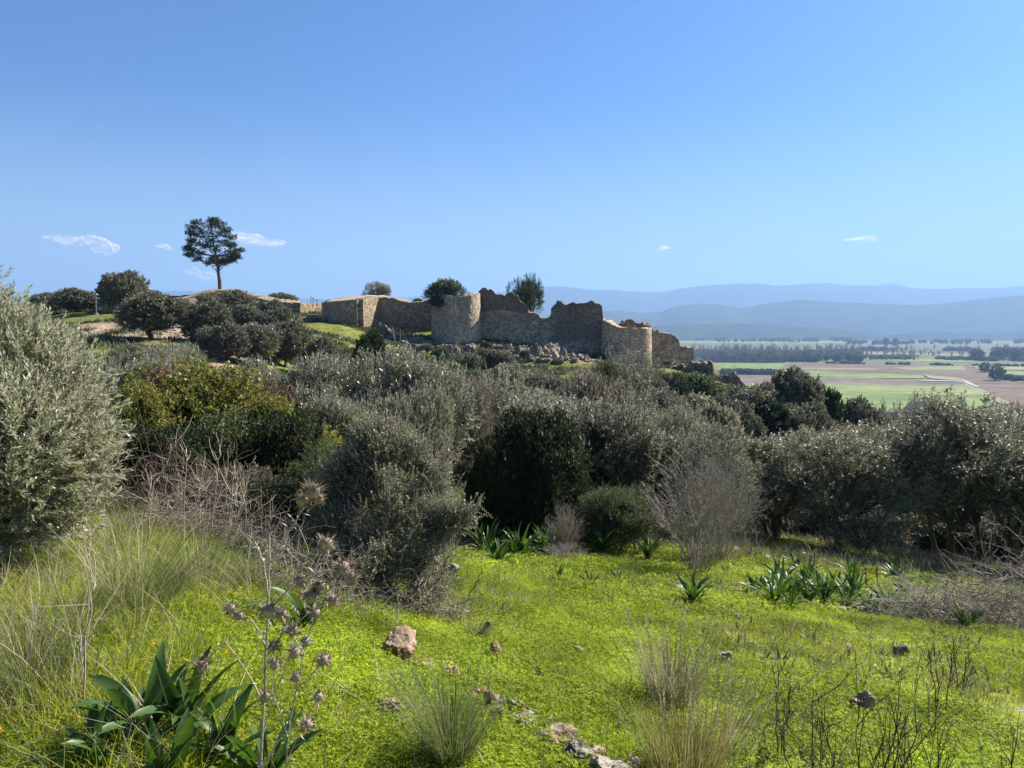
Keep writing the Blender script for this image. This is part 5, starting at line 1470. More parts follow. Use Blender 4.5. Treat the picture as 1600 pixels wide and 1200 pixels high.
def cloud(label, puffs, Y=17500, seed=0):
    bm = bmesh.new(); bmesh.ops.create_icosphere(bm, subdivisions=3, radius=1.0)
    v0 = np.array([p.co[:] for p in bm.verts]); f0 = np.array([[q.index for q in p.verts] for p in bm.faces]); bm.free()
    c0 = at(puffs[0][0], puffs[0][1], Y); G = Geo(); rg = R_(800 + seed)
    for px, py, w, h in puffs:
        c = at(px, py, Y) - c0; s = Y / F
        v = v0 * (1 + (fbm(v0[:, 0] * 1.5 + px, v0[:, 1] * 1.5, v0[:, 2] * 1.5, 3)[:, None] - 0.5) * 0.7)
        G.add(v * np.array([w * s / 2, w * s / 2.5, h * s / 2]) + c + np.array([0, rg.uniform(-200, 200), 0]), f0)
    o = link("cloud", G.mesh("cloud", M_CLOUD, True), None, tuple(c0)); tag(o, label, "cloud")
cloud("larger brighter puff of the left cloud pair low in the sky", [(152,378,40,18),(164,384,30,20),(144,374,30,14),(170,392,18,16),(156,386,44,20),(135,376,24,12)], seed=1)
cloud("fainter flat left part of the left cloud pair", [(100,374,50,14),(112,380,36,14),(86,372,28,8)], seed=2)
cloud("flat pale cloud just right of the lone pine", [(405,378,60,14),(385,372,50,16),(425,380,44,12),(368,366,30,10)], seed=3)
cloud("faint wisp low beside the lone pine's trunk", [(318,430,36,16),(300,424,26,14),(330,436,20,10)], seed=4)
cloud("tiny faint wisp between the left clouds and the lone pine", [(260,386,22,8),(268,390,12,6)], seed=5)
cloud("small bright cloud far right above the mountains", [(1352,372,30,7),(1340,375,36,6),(1362,374,20,6),(1325,375,16,4)], seed=6)
cloud("tiny cloud near the middle of the sky above the mountains", [(1040,386,18,7),(1034,389,12,5)], seed=7)

# ------------------------------------------------------------------ ground cover
def tuft(name, n, h, w, spread, mat, rg, bend=0.5, seg=3, radius=0.06, lean=(0, 0)):
    """n curved tapering blades"""
    a = rg.uniform(0, 2 * np.pi, n); rr = radius * np.sqrt(rg.random(n)); H = h * rg.uniform(0.45, 1.05, n)
    A = np.stack([rr * np.cos(a), rr * np.sin(a), -0.02 + 0 * a], -1)
    a2 = a + rg.normal(size=n) * 0.5; sp = spread * rg.random(n)
    d = np.stack([np.cos(a2) * sp + lean[0], np.sin(a2) * sp + lean[1], np.ones(n)], -1); d = unit(d)
    t = np.linspace(0, 1, seg + 1)
    c = A[:, None] + d[:, None] * H[:, None, None] * t[None, :, None]
    out = np.stack([np.cos(a2), np.sin(a2), -0.45 * np.ones(n)], -1)
    c = c + out[:, None] * (H * bend * rg.uniform(.3, 1, n))[:, None, None] * (t ** 2)[None, :, None]
    s = np.stack([-np.sin(a2 + rg.normal(size=n)), np.cos(a2), 0 * a], -1); s = unit(s)
    ww = w * (1 - t ** 1.5 * 0.95) * rg.uniform(.7, 1.2, (n, 1))
    L = c + s[:, None] * ww[..., None] / 2; R = c - s[:, None] * ww[..., None] / 2
    V = np.stack([L, R], 2).reshape(n, -1, 3); m = (seg + 1) * 2
    q = np.array([(2 * i, 2 * i + 1, 2 * i + 3, 2 * i + 2) for i in range(seg)])
    return make_mesh(name, V.reshape(-1, 3), (q[None] + (np.arange(n) * m)[:, None, None]).reshape(-1, 4), mat)
def clover(name, n, rg, r=0.13, h=0.06, lf=0.014, mat=None):
    G = Geo(); a = rg.uniform(0, 6.28, n); rr = r * np.sqrt(rg.random(n))
    P = np.stack([rr * np.cos(a), rr * np.sin(a), h * rg.uniform(0.25, 1.0, n) * (1 - 0.5 * (rr / r) ** 2)], -1)
    bv = []; bf = []
    for k in range(3):
        an = k * 2.094; d = np.array([math.cos(an), math.sin(an), 0.15]); s = np.array([-math.sin(an), math.cos(an), 0])
        b = len(bv); bv += [np.zeros(3), d * .65 + s * .45, d * 1.05, d * .65 - s * .45]; bf.append((b, b + 1, b + 2, b + 3))
    R = frames(np.array([0, 0, 1.0]) + rg.normal(size=(n, 3)) * 0.45, rg)
    G.add(*scatter(np.array(bv), np.array(bf), P, R, lf * rg.uniform(.6, 1.4, n)))
    return G.mesh(name, mat)
def cover_points(n, ymin, ymax, fn=None, seed=0, pxlo=-260, pxhi=1860):
    rg = R_(900 + seed); Y = np.sqrt(rg.uniform(ymin ** 2, ymax ** 2, n)); px = rg.uniform(pxlo, pxhi, n)
    X = (px - 800) / F * Y; keep = fn(X, Y, px, rg) if fn else np.ones(n, bool)
    X, Y = X[keep], Y[keep]; Z = gz(X, Y)
    return np.stack([X, Y, Z], -1), rg
rg = R_(901)
def patchy(lo, hi, sc, s):
    return lambda X, Y, px, r: fbm(X * sc + s, Y * sc, s, 3) > r.uniform(lo, hi, len(X))
P, r_ = cover_points(15000, 2.2, 9, patchy(0.34, 0.72, 0.9, 3), 1)
gn_scatter("clover", P, r_.uniform(0.8, 1.5, len(P)), clover("clover", 120, rg, 0.15, 0.045, 0.0075, ML['clover']), seed=1)
P, r_ = cover_points(22000, 8, 26, patchy(0.34, 0.68, 0.6, 5), 2)
gn_scatter("clover", P, r_.uniform(1.3, 2.4, len(P)), clover("clover wide", 80, rg, 0.17, 0.035, 0.010, ML['clover']), seed=2)
P, r_ = cover_points(22000, 2.2, 10, patchy(0.3, 0.6, 0.7, 11), 3)
gn_scatter("grass", P, r_.uniform(0.6, 1.5, len(P)), tuft("grass blades", 22, 0.075, 0.0045, 0.7, ML['grass'], rg, 0.5), seed=3)
P, r_ = cover_points(16000, 9, 28, patchy(0.3, 0.6, 0.4, 14), 4)
gn_scatter("grass", P, r_.uniform(1.0, 2.2, len(P)), tuft("grass blades wide", 20, 0.07, 0.008, 0.8, ML['grass'], rg, 0.5, 2, 0.1), seed=4)
# broad leaved herbs
P, r_ = cover_points(5200, 2.2, 14, patchy(0.42, 0.6, 0.9, 21), 5)
gn_scatter("herbs", P, r_.uniform(0.7, 1.6, len(P)), tuft("herb leaves", 10, 0.09, 0.022, 1.6, ML['green'], rg, 0.6, 3, 0.02), seed=5)
# tall grass on the left bank
def bank(X, Y, px, r):
    k = (px < 640 - (Y - 3) * 20) & (Y < 9)
    w = np.clip((470 - px) / 300, 0.08, 1)
    return k & (r.random(len(X)) < w * (0.35 + 0.9 * fbm(X * 1.2, Y * 1.2, 4, 3)))
P, r_ = cover_points(5600, 2.4, 9, bank, 6, -400, 700)
gn_scatter("tall_grass", P, r_.uniform(0.6, 1.3, len(P)), tuft("tall grass", 30, 0.21, 0.006, 0.5, ML['grass'], rg, 0.55, 4, 0.09, (0.35, 0.0)), seed=6, tilt=0.25)
P, r_ = cover_points(1100, 2.4, 9, bank, 7, -400, 700)
gn_scatter("tall_grass", P, r_.uniform(0.6, 1.25, len(P)), tuft("rush grass", 26, 0.34, 0.004, 0.5, ML['rush'], rg, 0.6, 4, 0.07, (0.3, 0)), seed=7, tilt=0.3)
P, r_ = cover_points(1500, 2.6, 10, bank, 8, -400, 700)
gn_scatter("dry_grass", P, r_.uniform(0.6, 1.3, len(P)), tuft("dry grass", 11, 0.5, 0.0045, 0.9, ML['straw'], rg, 0.5, 4, 0.08, (0.3, 0)), seed=8, tilt=0.35)
# dead stalks and dull bits standing over the sward
P, r_ = cover_points(9000, 3.0, 13, patchy(0.4, 0.6, 0.6, 31), 9, 500, 1860)
gn_scatter("dead_stems", P, r_.uniform(0.5, 1.3, len(P)), tuft("dead stems", 5, 0.20, 0.0035, 0.5, ML['brown'], rg, 0.2, 3, 0.05), seed=9)
P, r_ = cover_points(6500, 2.6, 12, patchy(0.42, 0.6, 0.9, 35), 10, 380, 1800)
gn_scatter("dry_grass", P, r_.uniform(0.4, 1.0, len(P)), tuft("dry wisps", 10, 0.17, 0.0035, 1.0, ML['straw'], rg, 0.7, 4, 0.05), seed=10, tilt=0.3)
# dry grass under the grove and at the thicket's foot
def under(X, Y, px, r):
    a = (px > 1190) & (Y > 14) & (Y < 24) & (fbm(X * .5, Y * .5, 6, 3) > 0.44)
    b = (px > 250) & (px < 700) & (Y > 6.5) & (Y < 12)
    c = (px > 700) & (px < 1200) & (Y > 14) & (Y < 22)
    return a | b | c
P, r_ = cover_points(9000, 6, 26, under, 11)
gn_scatter("dry_grass", P, r_.uniform(0.8, 1.7, len(P)), tuft("brown dry grass", 20, 0.30, 0.008, 0.7, ML['brown'], rg, 0.5, 3, 0.1), seed=11, tilt=0.3)
P, r_ = cover_points(2500, 6, 24, under, 12)
gn_scatter("dry_grass", P, r_.uniform(0.8, 1.5, len(P)), tuft("straw grass", 14, 0.32, 0.007, 0.7, ML['straw'], rg, 0.5, 3, 0.1), seed=12, tilt=0.3)
# hillside undergrowth
def hill_g(X, Y, px, r): return green_mask(X, Y) > r.uniform(0.3, 0.8, len(X))
P, r_ = cover_points(26000, 26, 122, hill_g, 13, -100, 1300)
gn_scatter("grass", P, r_.uniform(1.6, 3.4, len(P)), tuft("hill grass", 14, 0.06, 0.03, 1.0, ML['rush'], rg, 0.5, 2, 0.12), seed=13)
def hill_b(X, Y, px, r): return (green_mask(X, Y) < 0.5) & (gravel_mask(X, Y) < 0.4) & (r.random(len(X)) < 0.9)
P, r_ = cover_points(30000, 26, 122, hill_b, 14, -100, 1500)
gn_scatter("undergrowth", P, r_.uniform(1.2, 4.5, len(P)), tuft("hill undergrowth", 16, 0.20, 0.035, 0.9, ML['green'], rg, 0.4, 2, 0.14), seed=14)
P, r_ = cover_points(14000, 26, 122, hill_b, 15, -100, 1500)
gn_scatter("undergrowth", P, r_.uniform(1.2, 4.0, len(P)), tuft("hill dry growth", 16, 0.22, 0.03, 0.9, ML['brown'], rg, 0.4, 2, 0.14), seed=15)
# ------------------------------------------------------------------ squills: every strap leaf is a piece
def strap_leaf(seed, L=0.42, w=0.045, arch=0.5, up=1.1):
    rg = R_(seed); n = 8; t = np.linspace(0, 1, n)
    ang = up - arch * t * 1.6; x = np.concatenate([[0], np.cumsum(np.cos(ang[:-1])) / (n - 1)]) * L; z = np.concatenate([[0], np.cumsum(np.sin(ang[:-1])) / (n - 1)]) * L
    ww = w / 2 * np.sin(np.clip(t * 0.9 + 0.1, 0, 1) * math.pi) ** 0.6 * (1 - 0.15 * t); ww[-1] = 0.0015
    tw = rg.uniform(-.5, .5) * t
    V = []
    for i in range(n):
        for s, lift in ((-1, 0.35), (0, 0), (1, 0.35)):
            V.append([x[i] - math.sin(ang[i]) * ww[i] * lift, s * ww[i] * math.cos(tw[i]), z[i] + math.cos(ang[i]) * ww[i] * lift + s * ww[i] * math.sin(tw[i])])
    f = [(i * 3 + j, (i + 1) * 3 + j, (i + 1) * 3 + j + 1, i * 3 + j + 1) for i in range(n - 1) for j in (0, 1)]
    return make_mesh("squill leaf", np.array(V), np.array(f), ML['squill'], True)
LEAVES_M = [strap_leaf(i, 0.42, 0.044, a, u) for i, (a, u) in enumerate([(0.45, 1.35), (0.6, 1.2), (0.75, 1.05), (0.5, 0.9), (0.9, 1.3)])]
LEAVES_N = [strap_leaf(20 + i, 0.40, 0.066, a, u) for i, (a, u) in enumerate([(0.3, 1.4), (0.45, 1.25), (0.6, 1.1), (0.4, 0.95), (0.7, 1.3), (0.9, 1.2)])]
def squill(x, y, z, size, n, label, group, leaves, lean=0.0, rg=None):
    rg = rg or random
    o = empty("squill_plant", (x, y, z - 0.01)); o.scale = (size,) * 3; o.rotation_euler = (0, 0, rg.uniform(0, 6.28))
    for i in range(n):
        c = link("leaf", rg.choice(leaves), o)
        a = i * 2.4 + rg.uniform(-.3, .3); ring = (i / n)
        c.location = (math.cos(a) * 0.035 * ring, math.sin(a) * 0.035 * ring, 0)
        c.rotation_euler = (rg.uniform(-.4, .4), -(1 - ring) * 0.45 + rg.uniform(-.2, .3), a)
        s = rg.uniform(0.5, 1.12); c.scale = (s, s * rg.uniform(.85, 1.15), s)
    tag(o, label, "plant", group)
rs = random.Random(5)
SQ = "squill plants on the slope"
for px, py, w, lab in [
    (758,868,58,"dense squill clump at the left end of the squill row below the dark evergreens"),
    (742,850,40,"squill peeping out behind the left end of the squill row"),
    (790,862,44,"squill second from the left in the row below the dark evergreens"),
    (777,885,46,"squill set forward of the row, leaves spreading over bright grass"),
    (815,868,50,"spreading squill in the middle of the row, left of the brown dead plant"),
    (850,866,50,"squill at the right end of the left clump, behind the brown dead plant"),
    (832,852,34,"small squill behind the left clump near the dry flower stalks"),
    (940,868,62,"big spreading squill under the middle dry flower stalks"),
    (1012,874,54,"squill left of the bare pinkish shrub"),
    (988,874,24,"small pale squill between the big spreading one and the bare shrub"),
    (922,917,34,"small compact squill alone on the bright grass below the big spreading one"),
    (872,904,34,"small squill at the foot of the brown dead plant"),
    (968,908,26,"thin sparse squill on bright grass near the bare shrub's shadow"),
    (1083,946,62,"broad starry squill alone on the grass in front of the bare pinkish shrub"),
    (1173,872,28,"small squill right behind the bare pinkish shrub"),
    (1182,926,52,"squill at the left end of the right hand squill bed"),
    (1235,938,60,"dense dark squill, second from the left in the right hand bed"),
    (1213,915,40,"squill behind the left part of the right hand bed"),
    (1285,945,56,"squill in the middle of the right hand bed, left of the long grey rock"),
    (1310,930,50,"squill above the left end of the long grey rock"),
    (1262,912,46,"squill at the back of the right hand bed near the grove's shade"),
    (1335,928,46,"squill right behind the long grey rock"),
    (1385,950,50,"squill right of the long grey rock"),
    (1360,962,44,"squill in front of the long grey rock's right end"),
    (1408,930,40,"squill at the edge of the brush pile"),
    (1330,900,40,"squill at the foot of the leaning grove olive"),
    (1402,905,44,"dark squill in the shade below the grove"),
    (1507,985,58,"yellowing squill at the lower edge of the brush pile"),
    (1245,890,36,"squill with pale flowers near it at the grove's shade"),
    (1440,968,40,"squill half hidden by the twigs of the brush pile"),
]:
    x, y, z = hit(px, py); size = w / F * y / 0.66
    squill(x, y, z, size * (1.8 if px < 900 and py < 890 else 1.45), 30 if w > 40 else 18 if w > 30 else 10, lab, SQ, LEAVES_M, rg=rs)
for i in range(16):
    x, y, z = hit(rs.uniform(1165, 1400), rs.uniform(902, 955)); squill(x, y, z, rs.uniform(.8, 1.3), 16, "squill crowded between the bigger ones of the right hand bed", "crowded squills of the right hand bed", LEAVES_M, rg=rs)
for i in range(7):
    x, y, z = hit(rs.uniform(738, 865), rs.uniform(846, 872)); squill(x, y, z, rs.uniform(.8, 1.3), 18, "squill filling the row below the dark evergreens", "crowded squills of the row below the evergreens", LEAVES_M, rg=rs)
SF = "big squill clump in the foreground"
for px, Y, size, n, lab in [
    (150, 2.75, 0.95, 16, "broad leaved squill at the left end of the foreground clump"),
    (225, 2.95, 1.1, 20, "tall squill in the middle left of the foreground clump"),
    (290, 3.0, 1.15, 22, "tallest squill in the middle of the foreground clump"),
    (350, 2.9, 1.0, 20, "squill in the middle right of the foreground clump"),
    (415, 2.85, 0.95, 18, "squill at the right end of the foreground clump behind the thistle stems"),
    (265, 2.7, 0.9, 15, "squill at the front of the foreground clump, at the bottom edge"),
]:
    x, y, z = gpt(px, Y); squill(x, y, z, size * 0.84, n, lab, SF, LEAVES_N, rg=rs)
x, y, z = gpt(480, 4.6); squill(x, y, z, 1.05, 12, "dark squill behind the dried thistle heads", None, LEAVES_N, rg=rs)

# ------------------------------------------------------------------ dried thistle in front
def seed_head_mesh(seed, r=0.038):
    rg = R_(seed); G = Geo(); n = 85
    d = unit(rg.normal(size=(n, 3)) + np.array([0, 0, 0.35]))
    bv = np.array([[-0.1, 0, 0.2], [0.1, 0, 0.2], [0.0, 0.02, 1.0]]); bf = np.array([[0, 1, 2]])
    G.add(*scatter(bv, bf, np.zeros((n, 3)), frames(d, rg), r * rg.uniform(.7, 1.35, n)))
    bm = bmesh.new(); bmesh.ops.create_icosphere(bm, subdivisions=2, radius=r * 0.55)
    v = np.array([p.co[:] for p in bm.verts]); f = np.array([[q.index for q in p.verts] for p in bm.faces]); bm.free()
    G.add(v, f)
    return G.mesh("seed head", M_HEAD)
M_HEAD = mat_leaf("dry thistle head", [(0, (0.16, 0.115, 0.085)), (0.5, (0.28, 0.21, 0.16)), (1, (0.45, 0.37, 0.29))], None, 0.2, 0.8, 0.1)
HEADS = [seed_head_mesh(s) for s in range(3)]
def thistle(label, base_px, Y, stems, heads, group=None):
    """stems: lists of picture points; built round the distance Y with real depth"""
    rg = R_(int(base_px)); bx, by, bz = gpt(base_px, Y)
    o = empty("dried_thistle", (bx, by, bz)); G = Geo(); b = np.array([bx, by, bz])
    def pt(px, py, dy): return at(px, py, Y + dy) - b
    for k, (r, dy, pts) in enumerate(stems):
        P = np.array([pt(a, c, dy + 0.02 * i) for i, (a, c) in enumerate(pts)])
        t = np.linspace(0, len(P) - 1, len(P) * 3); i0 = np.minimum(t.astype(int), len(P) - 2)
        Q = P[i0] + (P[i0 + 1] - P[i0]) * (t - i0)[:, None] + rg.normal(size=(len(t), 3)) * 0.0015
        G.add(*tubes(Q[None], r * np.linspace(1, 0.55, len(Q))[None], 5))
        # withered spiny leaves along the stem
        n = 2 * len(P); i1 = rg.integers(0, len(Q), n)
        bv, bf = leaf_sprig(3, 0.03, 0.024, 0.003, rg, 0.9, False, 0.1)
        G.add(*scatter(bv, bf, Q[i1], frames(rg.normal(size=(n, 3)), rg), rg.uniform(.5, 1.2, n)))
    link("stem", G.mesh("thistle stems", MB['pale']), o)
    for px, py, dy, s in heads:
        h = link("seed_head", random.choice(HEADS), o); h.location = pt(px, py, dy); h.scale = (s,) * 3; h.rotation_euler = (rg.uniform(-.6, .6), rg.uniform(-.6, .6), rg.uniform(0, 6))
    tag(o, label, "dead thistle", group)
thistle("tall dried thistle with brown spiky heads in the left foreground", 415, 2.45, [
    (0.0055, 0.0, [(408,1230),(410,1150),(414,1050),(418,960),(421,880),(420,835)]),
    (0.0035, 0.02, [(414,1050),(440,990),(470,930),(495,880),(510,852)]),
    (0.004, 0.03, [(420,935),(412,880),(398,846)]),
    (0.003, 0.0, [(421,880),(440,850),(465,810),(487,775)]),
    (0.003, 0.0, [(418,960),(455,915),(500,893),(540,888)]),
    (0.003, 0.05, [(410,1150),(430,1080),(455,1020),(460,990)]),
    (0.003, 0.05, [(412,1100),(380,1040),(350,1000),(318,1040)]),
    (0.003, 0.0, [(416,1010),(395,970),(360,948)]),
    (0.003, -0.05, [(408,1200),(440,1150),(478,1132)]),
    (0.0025, 0.08, [(440,990),(480,960),(520,938)]),
    (0.0025, 0.08, [(470,930),(500,940),(548,905)]),
], [(488,768,0,1.25),(472,782,.02,1.0),(497,780,.02,0.9),(510,850,.02,1.05),(420,955,0,1.0),(536,888,0,1.2),(549,903,.08,1.0),(520,938,.08,0.9),(487,932,.04,1.1),(500,915,.05,0.9),(360,950,0,0.8),(372,962,.02,.7),
    (316,1042,.05,1.0),(460,1020,.05,0.95),(458,986,.06,0.9),(480,1132,-.05,0.9),(505,1032,.04,0.9),(427,1010,.02,.8),(415,1090,0,.8),(470,905,.06,.9)])
thistle("second shorter dried thistle right behind the tall one", 450, 2.75, [
    (0.004, 0.0, [(445,1230),(450,1150),(462,1080),(475,1020),(492,960)]),
    (0.003, 0.0, [(450,1150),(425,1080),(430,1040)]),
    (0.003, 0.02, [(462,1080),(490,1050),(505,1032)]),
    (0.003, 0.02, [(447,1190),(480,1120),(497,1090)]),
    (0.003, 0.02, [(475,1020),(450,985),(440,960)]),
], [(492,958,0,1.0),(430,1038,0,.9),(507,1030,.02,1.0),(498,1088,.02,.8),(440,958,.02,.9),(478,1003,0,.9),(463,1060,0,.8)])

# ------------------------------------------------------------------ bleached dead stalks in the thicket
def stalk(label, pts, Y, r, group, twigs=8, mat='pale', name="dead_stalk", cat="dead stalk"):
    rg = R_(int(pts[0][0] * 7 + pts[0][1])); b = np.array(hit(*pts[0]) if Y is None else gpt(pts[0][0], Y)); Y = b[1]
    P = np.array([at(px, py, Y + 0.03 * i) - b for i, (px, py) in enumerate(pts)]); P[0][2] = min(P[0][2], 0) - 0.05
    t = np.linspace(0, len(P) - 1, len(P) * 4); i0 = np.minimum(t.astype(int), len(P) - 2)
    Q = P[i0] + (P[i0 + 1] - P[i0]) * (t - i0)[:, None] + rg.normal(size=(len(t), 3)) * 0.006
    G = Geo(); G.add(*tubes(Q[None], r * np.linspace(1, 0.4, len(Q))[None], 5))
    if twigs:
        i1 = rg.integers(len(Q) // 3, len(Q), twigs); A = Q[i1]
        B = A + (unit(rg.normal(size=A.shape) * 0.6 + unit(Q[-1] - Q[0])) * rg.uniform(.08, .3, (twigs, 1)))
        G.add(*tubes(bez(A, B, rg.normal(size=A.shape) * 0.02, 4), r * 0.4 * np.linspace(1, .4, 4)[None] * np.ones((twigs, 1)), 3))
    tag(link(name, G.mesh(name, MB[mat]), None, tuple(b)), label, cat, group)
DG = "bleached dead stalks in front of the left thicket"
for pts, Y, r, lab in [
    ([(327,870),(334,800),(340,740),(341,705)], 6.6, .009, "upright pale stalk, left of the bundle in the thicket"),
    ([(350,900),(358,820),(366,720)], 6.5, .012, "thickest upright pale stalk of the bundle in the thicket"),
    ([(354,890),(362,800),(372,740)], 6.55, .009, "pale stalk right against the thickest one of the bundle"),
    ([(358,880),(372,800),(392,725)], 6.6, .008, "pale stalk leaning right at the right side of the bundle"),
    ([(338,880),(352,800),(357,715)], 6.7, .007, "thin pale stalk behind the bundle"),
    ([(214,820),(240,760),(262,715),(282,682)], 6.9, .010, "long pale stalk leaning right beside the big near olive"),
    ([(282,682),(290,700),(292,725)], 6.9, .007, "bent broken tip hanging from the long leaning stalk"),
    ([(240,830),(272,790),(310,768),(352,755)], 6.7, .008, "pale stalk lying slantwise below the long leaning one"),
    ([(262,800),(278,760),(290,720)], 7.0, .006, "short thin pale stalk right of the long leaning one"),
    ([(300,820),(312,770),(322,730)], 7.0, .005, "thin grey stalk left of the bundle"),
    ([(296,850),(310,780),(318,722)], 6.2, .007, "grey stalk standing left of the bundle, slightly bowed"),
    ([(378,900),(384,810),(380,735)], 6.3, .008, "pale stalk standing just right of the bundle"),
    ([(230,850),(236,790),(228,730)], 6.1, .007, "pale stalk against the right side of the near olive"),
    ([(406,900),(414,850),(430,790)], 6.2, .007, "pale stalk standing alone between the bundle and the thistle"),
    ([(250,905),(280,880),(330,855)], 5.8, .008, "pale stalk slanting low over the tall grass"),
    ([(50,910),(68,880),(105,865)], 5.2, .008, "pale stalk slanting in the grass under the big near olive"),
    ([(137,880),(139,850),(140,828)], 5.2, .007, "short upright straw coloured stem in the grass under the near olive"),
    ([(128,1130),(134,1000),(143,930),(150,905)], 3.1, .005, "thin upright pale stem left of the foreground squills"),
    ([(30,1060),(50,980),(58,930)], 3.3, .004, "thin pale stem leaning at the left edge of the grass bank"),
    ([(120,1125),(128,1040),(125,975)], 3.2, .004, "broken pale stem crossing the thin upright one"),
    ([(570,1010),(600,995),(625,975)], 5.2, .008, "forked bare branch lying below the front grey shrub"),
    ([(598,998),(618,992),(632,990)], 5.2, .006, "short fork of bare branch below the front grey shrub"),
]:
    stalk(lab, pts, Y, r, DG, 9)
# dark broken stem in the grass
stalk("dark dead stem standing in the bright grass right of the front grey shrub", [(714,990),(725,950),(738,920),(752,895)], 6.3, .008, None, 6, 'dark')
# thorny dead tangle at the foot of the left thicket
def tangle(name, label, px, Y, wpx, hpx, n, mat, r=0.004, cat="brush pile", group=None, flat=0.5, L=0.6):
    rg = R_(int(px + Y * 10)); x, y, z = gpt(px, Y); W = wpx / F * Y; H = hpx / F * Y
    A = np.stack([rg.uniform(-.5, .5, n) * W, rg.uniform(-.4, .4, n) * W * 0.7, rg.random(n) ** 1.5 * H * .8], -1)
    g0 = gz(A[:, 0] + x, A[:, 1] + y) - z; A[:, 2] = A[:, 2] * (1 - (A[:, 0] / W * 1.7) ** 2) + g0
    d = unit(rg.normal(size=(n, 3)) * np.array([1, 1, flat]) + np.array([0, 0, 0.1]))
    B = A + d * L * rg.uniform(.4, 1.1, (n, 1)); B[:, 2] = np.maximum(B[:, 2], g0)
    P = bez(A, B, rg.normal(size=A.shape) * L * 0.15 + np.array([0, 0, L * 0.12]), 6, rg, 0.006)
    G = Geo(); G.add(*tubes(P, r * np.linspace(1, .35, 6)[None] * rg.uniform(.6, 1.6, (n, 1)), 3))
    q = rg.integers(0, n, n * 3); i1 = rg.integers(1, 5, n * 3); S = P[q, i1]
    E = S + unit(rg.normal(size=S.shape)) * L * 0.3 * rg.uniform(.4, 1, (n * 3, 1))
    G.add(*tubes(bez(S, E, rg.normal(size=S.shape) * .02, 4), r * .45 * np.linspace(1, .4, 4)[None] * np.ones((n * 3, 1)), 3))
    tag(link(name, G.mesh(name, MB[mat]), None, (x, y, z)), label, cat, group)
tangle("brush_pile", "grey brush pile of cut twigs between the grove and the grass, right edge", 1560, 9.3, 260, 110, 520, 'grey')
tangle("brush_pile", "lower left part of the grey brush, thinner and browner", 1450, 9.6, 170, 70, 320, 'mauve')
tangle("brush_pile", "tallest twigs of the brush heaped against the right edge", 1600, 10.5, 200, 120, 260, 'grey', 0.006, L=.9)
tangle("dead_tangle", "tangle of dead stems at the foot of the left thicket", 340, 6.9, 230, 110, 420, 'grey', 0.0035, "dead stems", L=.5)
tangle("dead_tangle", "dark tangle of dead stems under the yellow bramble", 265, 8.0, 180, 130, 300, 'brown', 0.005, "dead stems", L=.7, flat=1.0)
tangle("dead_tangle", "grey dead stems behind the dried thistle", 480, 5.4, 170, 110, 260, 'grey', 0.003, "dead stems", L=.4, flat=1.0)
tangle("dead_tangle", "fine dead twigs under the front grey shrub, right side", 660, 6.0, 160, 60, 200, 'grey', 0.003, "dead stems", L=.35)
# pale spiny dead plant by the dry flower stalks
t_("bare_shrub", "pale lacy dead plant between the left and middle dry flower stalks", "shrub", 'bare_mauve', 882, 13.0, 782, 62)

# ------------------------------------------------------------------ dry flower stalks of the squills
def spike(px, py0, px1, py1, label):
    b = np.array(hit(px, py0)); rg = R_(int(px * 3)); T = at(px1, py1, b[1]) - b; T[2] = max(T[2], 0.3)
    P = bez(np.array([[0, 0, -0.03]]), T[None], rg.normal(size=(1, 3)) * 0.03, 8)
    o = empty("dry_flower_stalk", tuple(b)); G = Geo(); G.add(*tubes(P, 0.009 * np.linspace(1, .6, 8)[None], 5)); link("stem", G.mesh("stem", MB['pale']), o)
    n = 70; t = rg.uniform(0.35, 1, n) * 7; i0 = np.minimum(t.astype(int), 6); Q = P[0][i0] + (P[0][i0 + 1] - P[0][i0]) * (t - i0)[:, None]
    bv = np.array([[0, 0, 0], [.4, .0, .4], [0, 0, 1.0], [-.4, .1, .4], [0, .4, .5], [0, -.4, .5]]); bf = np.array([(0, 1, 2, 3), (0, 4, 2, 5)])
    G = Geo(); G.add(*scatter(bv, bf, Q, frames(rg.normal(size=(n, 3)) + np.array([0, 0, .5]), rg), 0.034 * rg.uniform(.6, 1.2, n))); link("seed_pods", G.mesh("pods", ML['gold']), o)
    tag(o, label, "dead stalk", "dry squill flower stalks")
for a in [(781,836,784,801,"shortest dry flower stalk, leftmost of all"),(786,836,781,812,"dry flower stalk right against the leftmost one"),(822,838,838,781,"tall curved dry flower stalk leaning right before the dark evergreen"),
    (846,838,848,790,"straight dry flower stalk right of the tall curved one"),(855,838,858,799,"dry flower stalk, second of the three after the tall curved one"),(864,840,867,797,"dry flower stalk leaning left of the pale lacy dead plant"),
    (906,842,905,806,"dry flower stalk just right of the pale lacy dead plant"),(920,848,918,816,"thin dry flower stalk left of the middle bunch"),(926,845,932,800,"leftmost stalk of the dense middle bunch"),(934,846,938,806,"second stalk of the dense middle bunch"),
    (940,848,946,802,"third stalk of the dense middle bunch"),(946,850,953,812,"rightmost stalk of the dense middle bunch"),(960,854,960,822,"thick dry flower stalk right of the middle bunch"),(1272,905,1274,858,"dry flower stalk at the edge of the grove's shade"),
    (1355,925,1352,885,"dry flower stalk below the leaning grove olive"),(1375,925,1372,880,"tall dry flower stalk right below the leaning grove olive"),(1478,955,1480,905,"dry flower stalk rising from the brush pile")]:
    spike(*a)

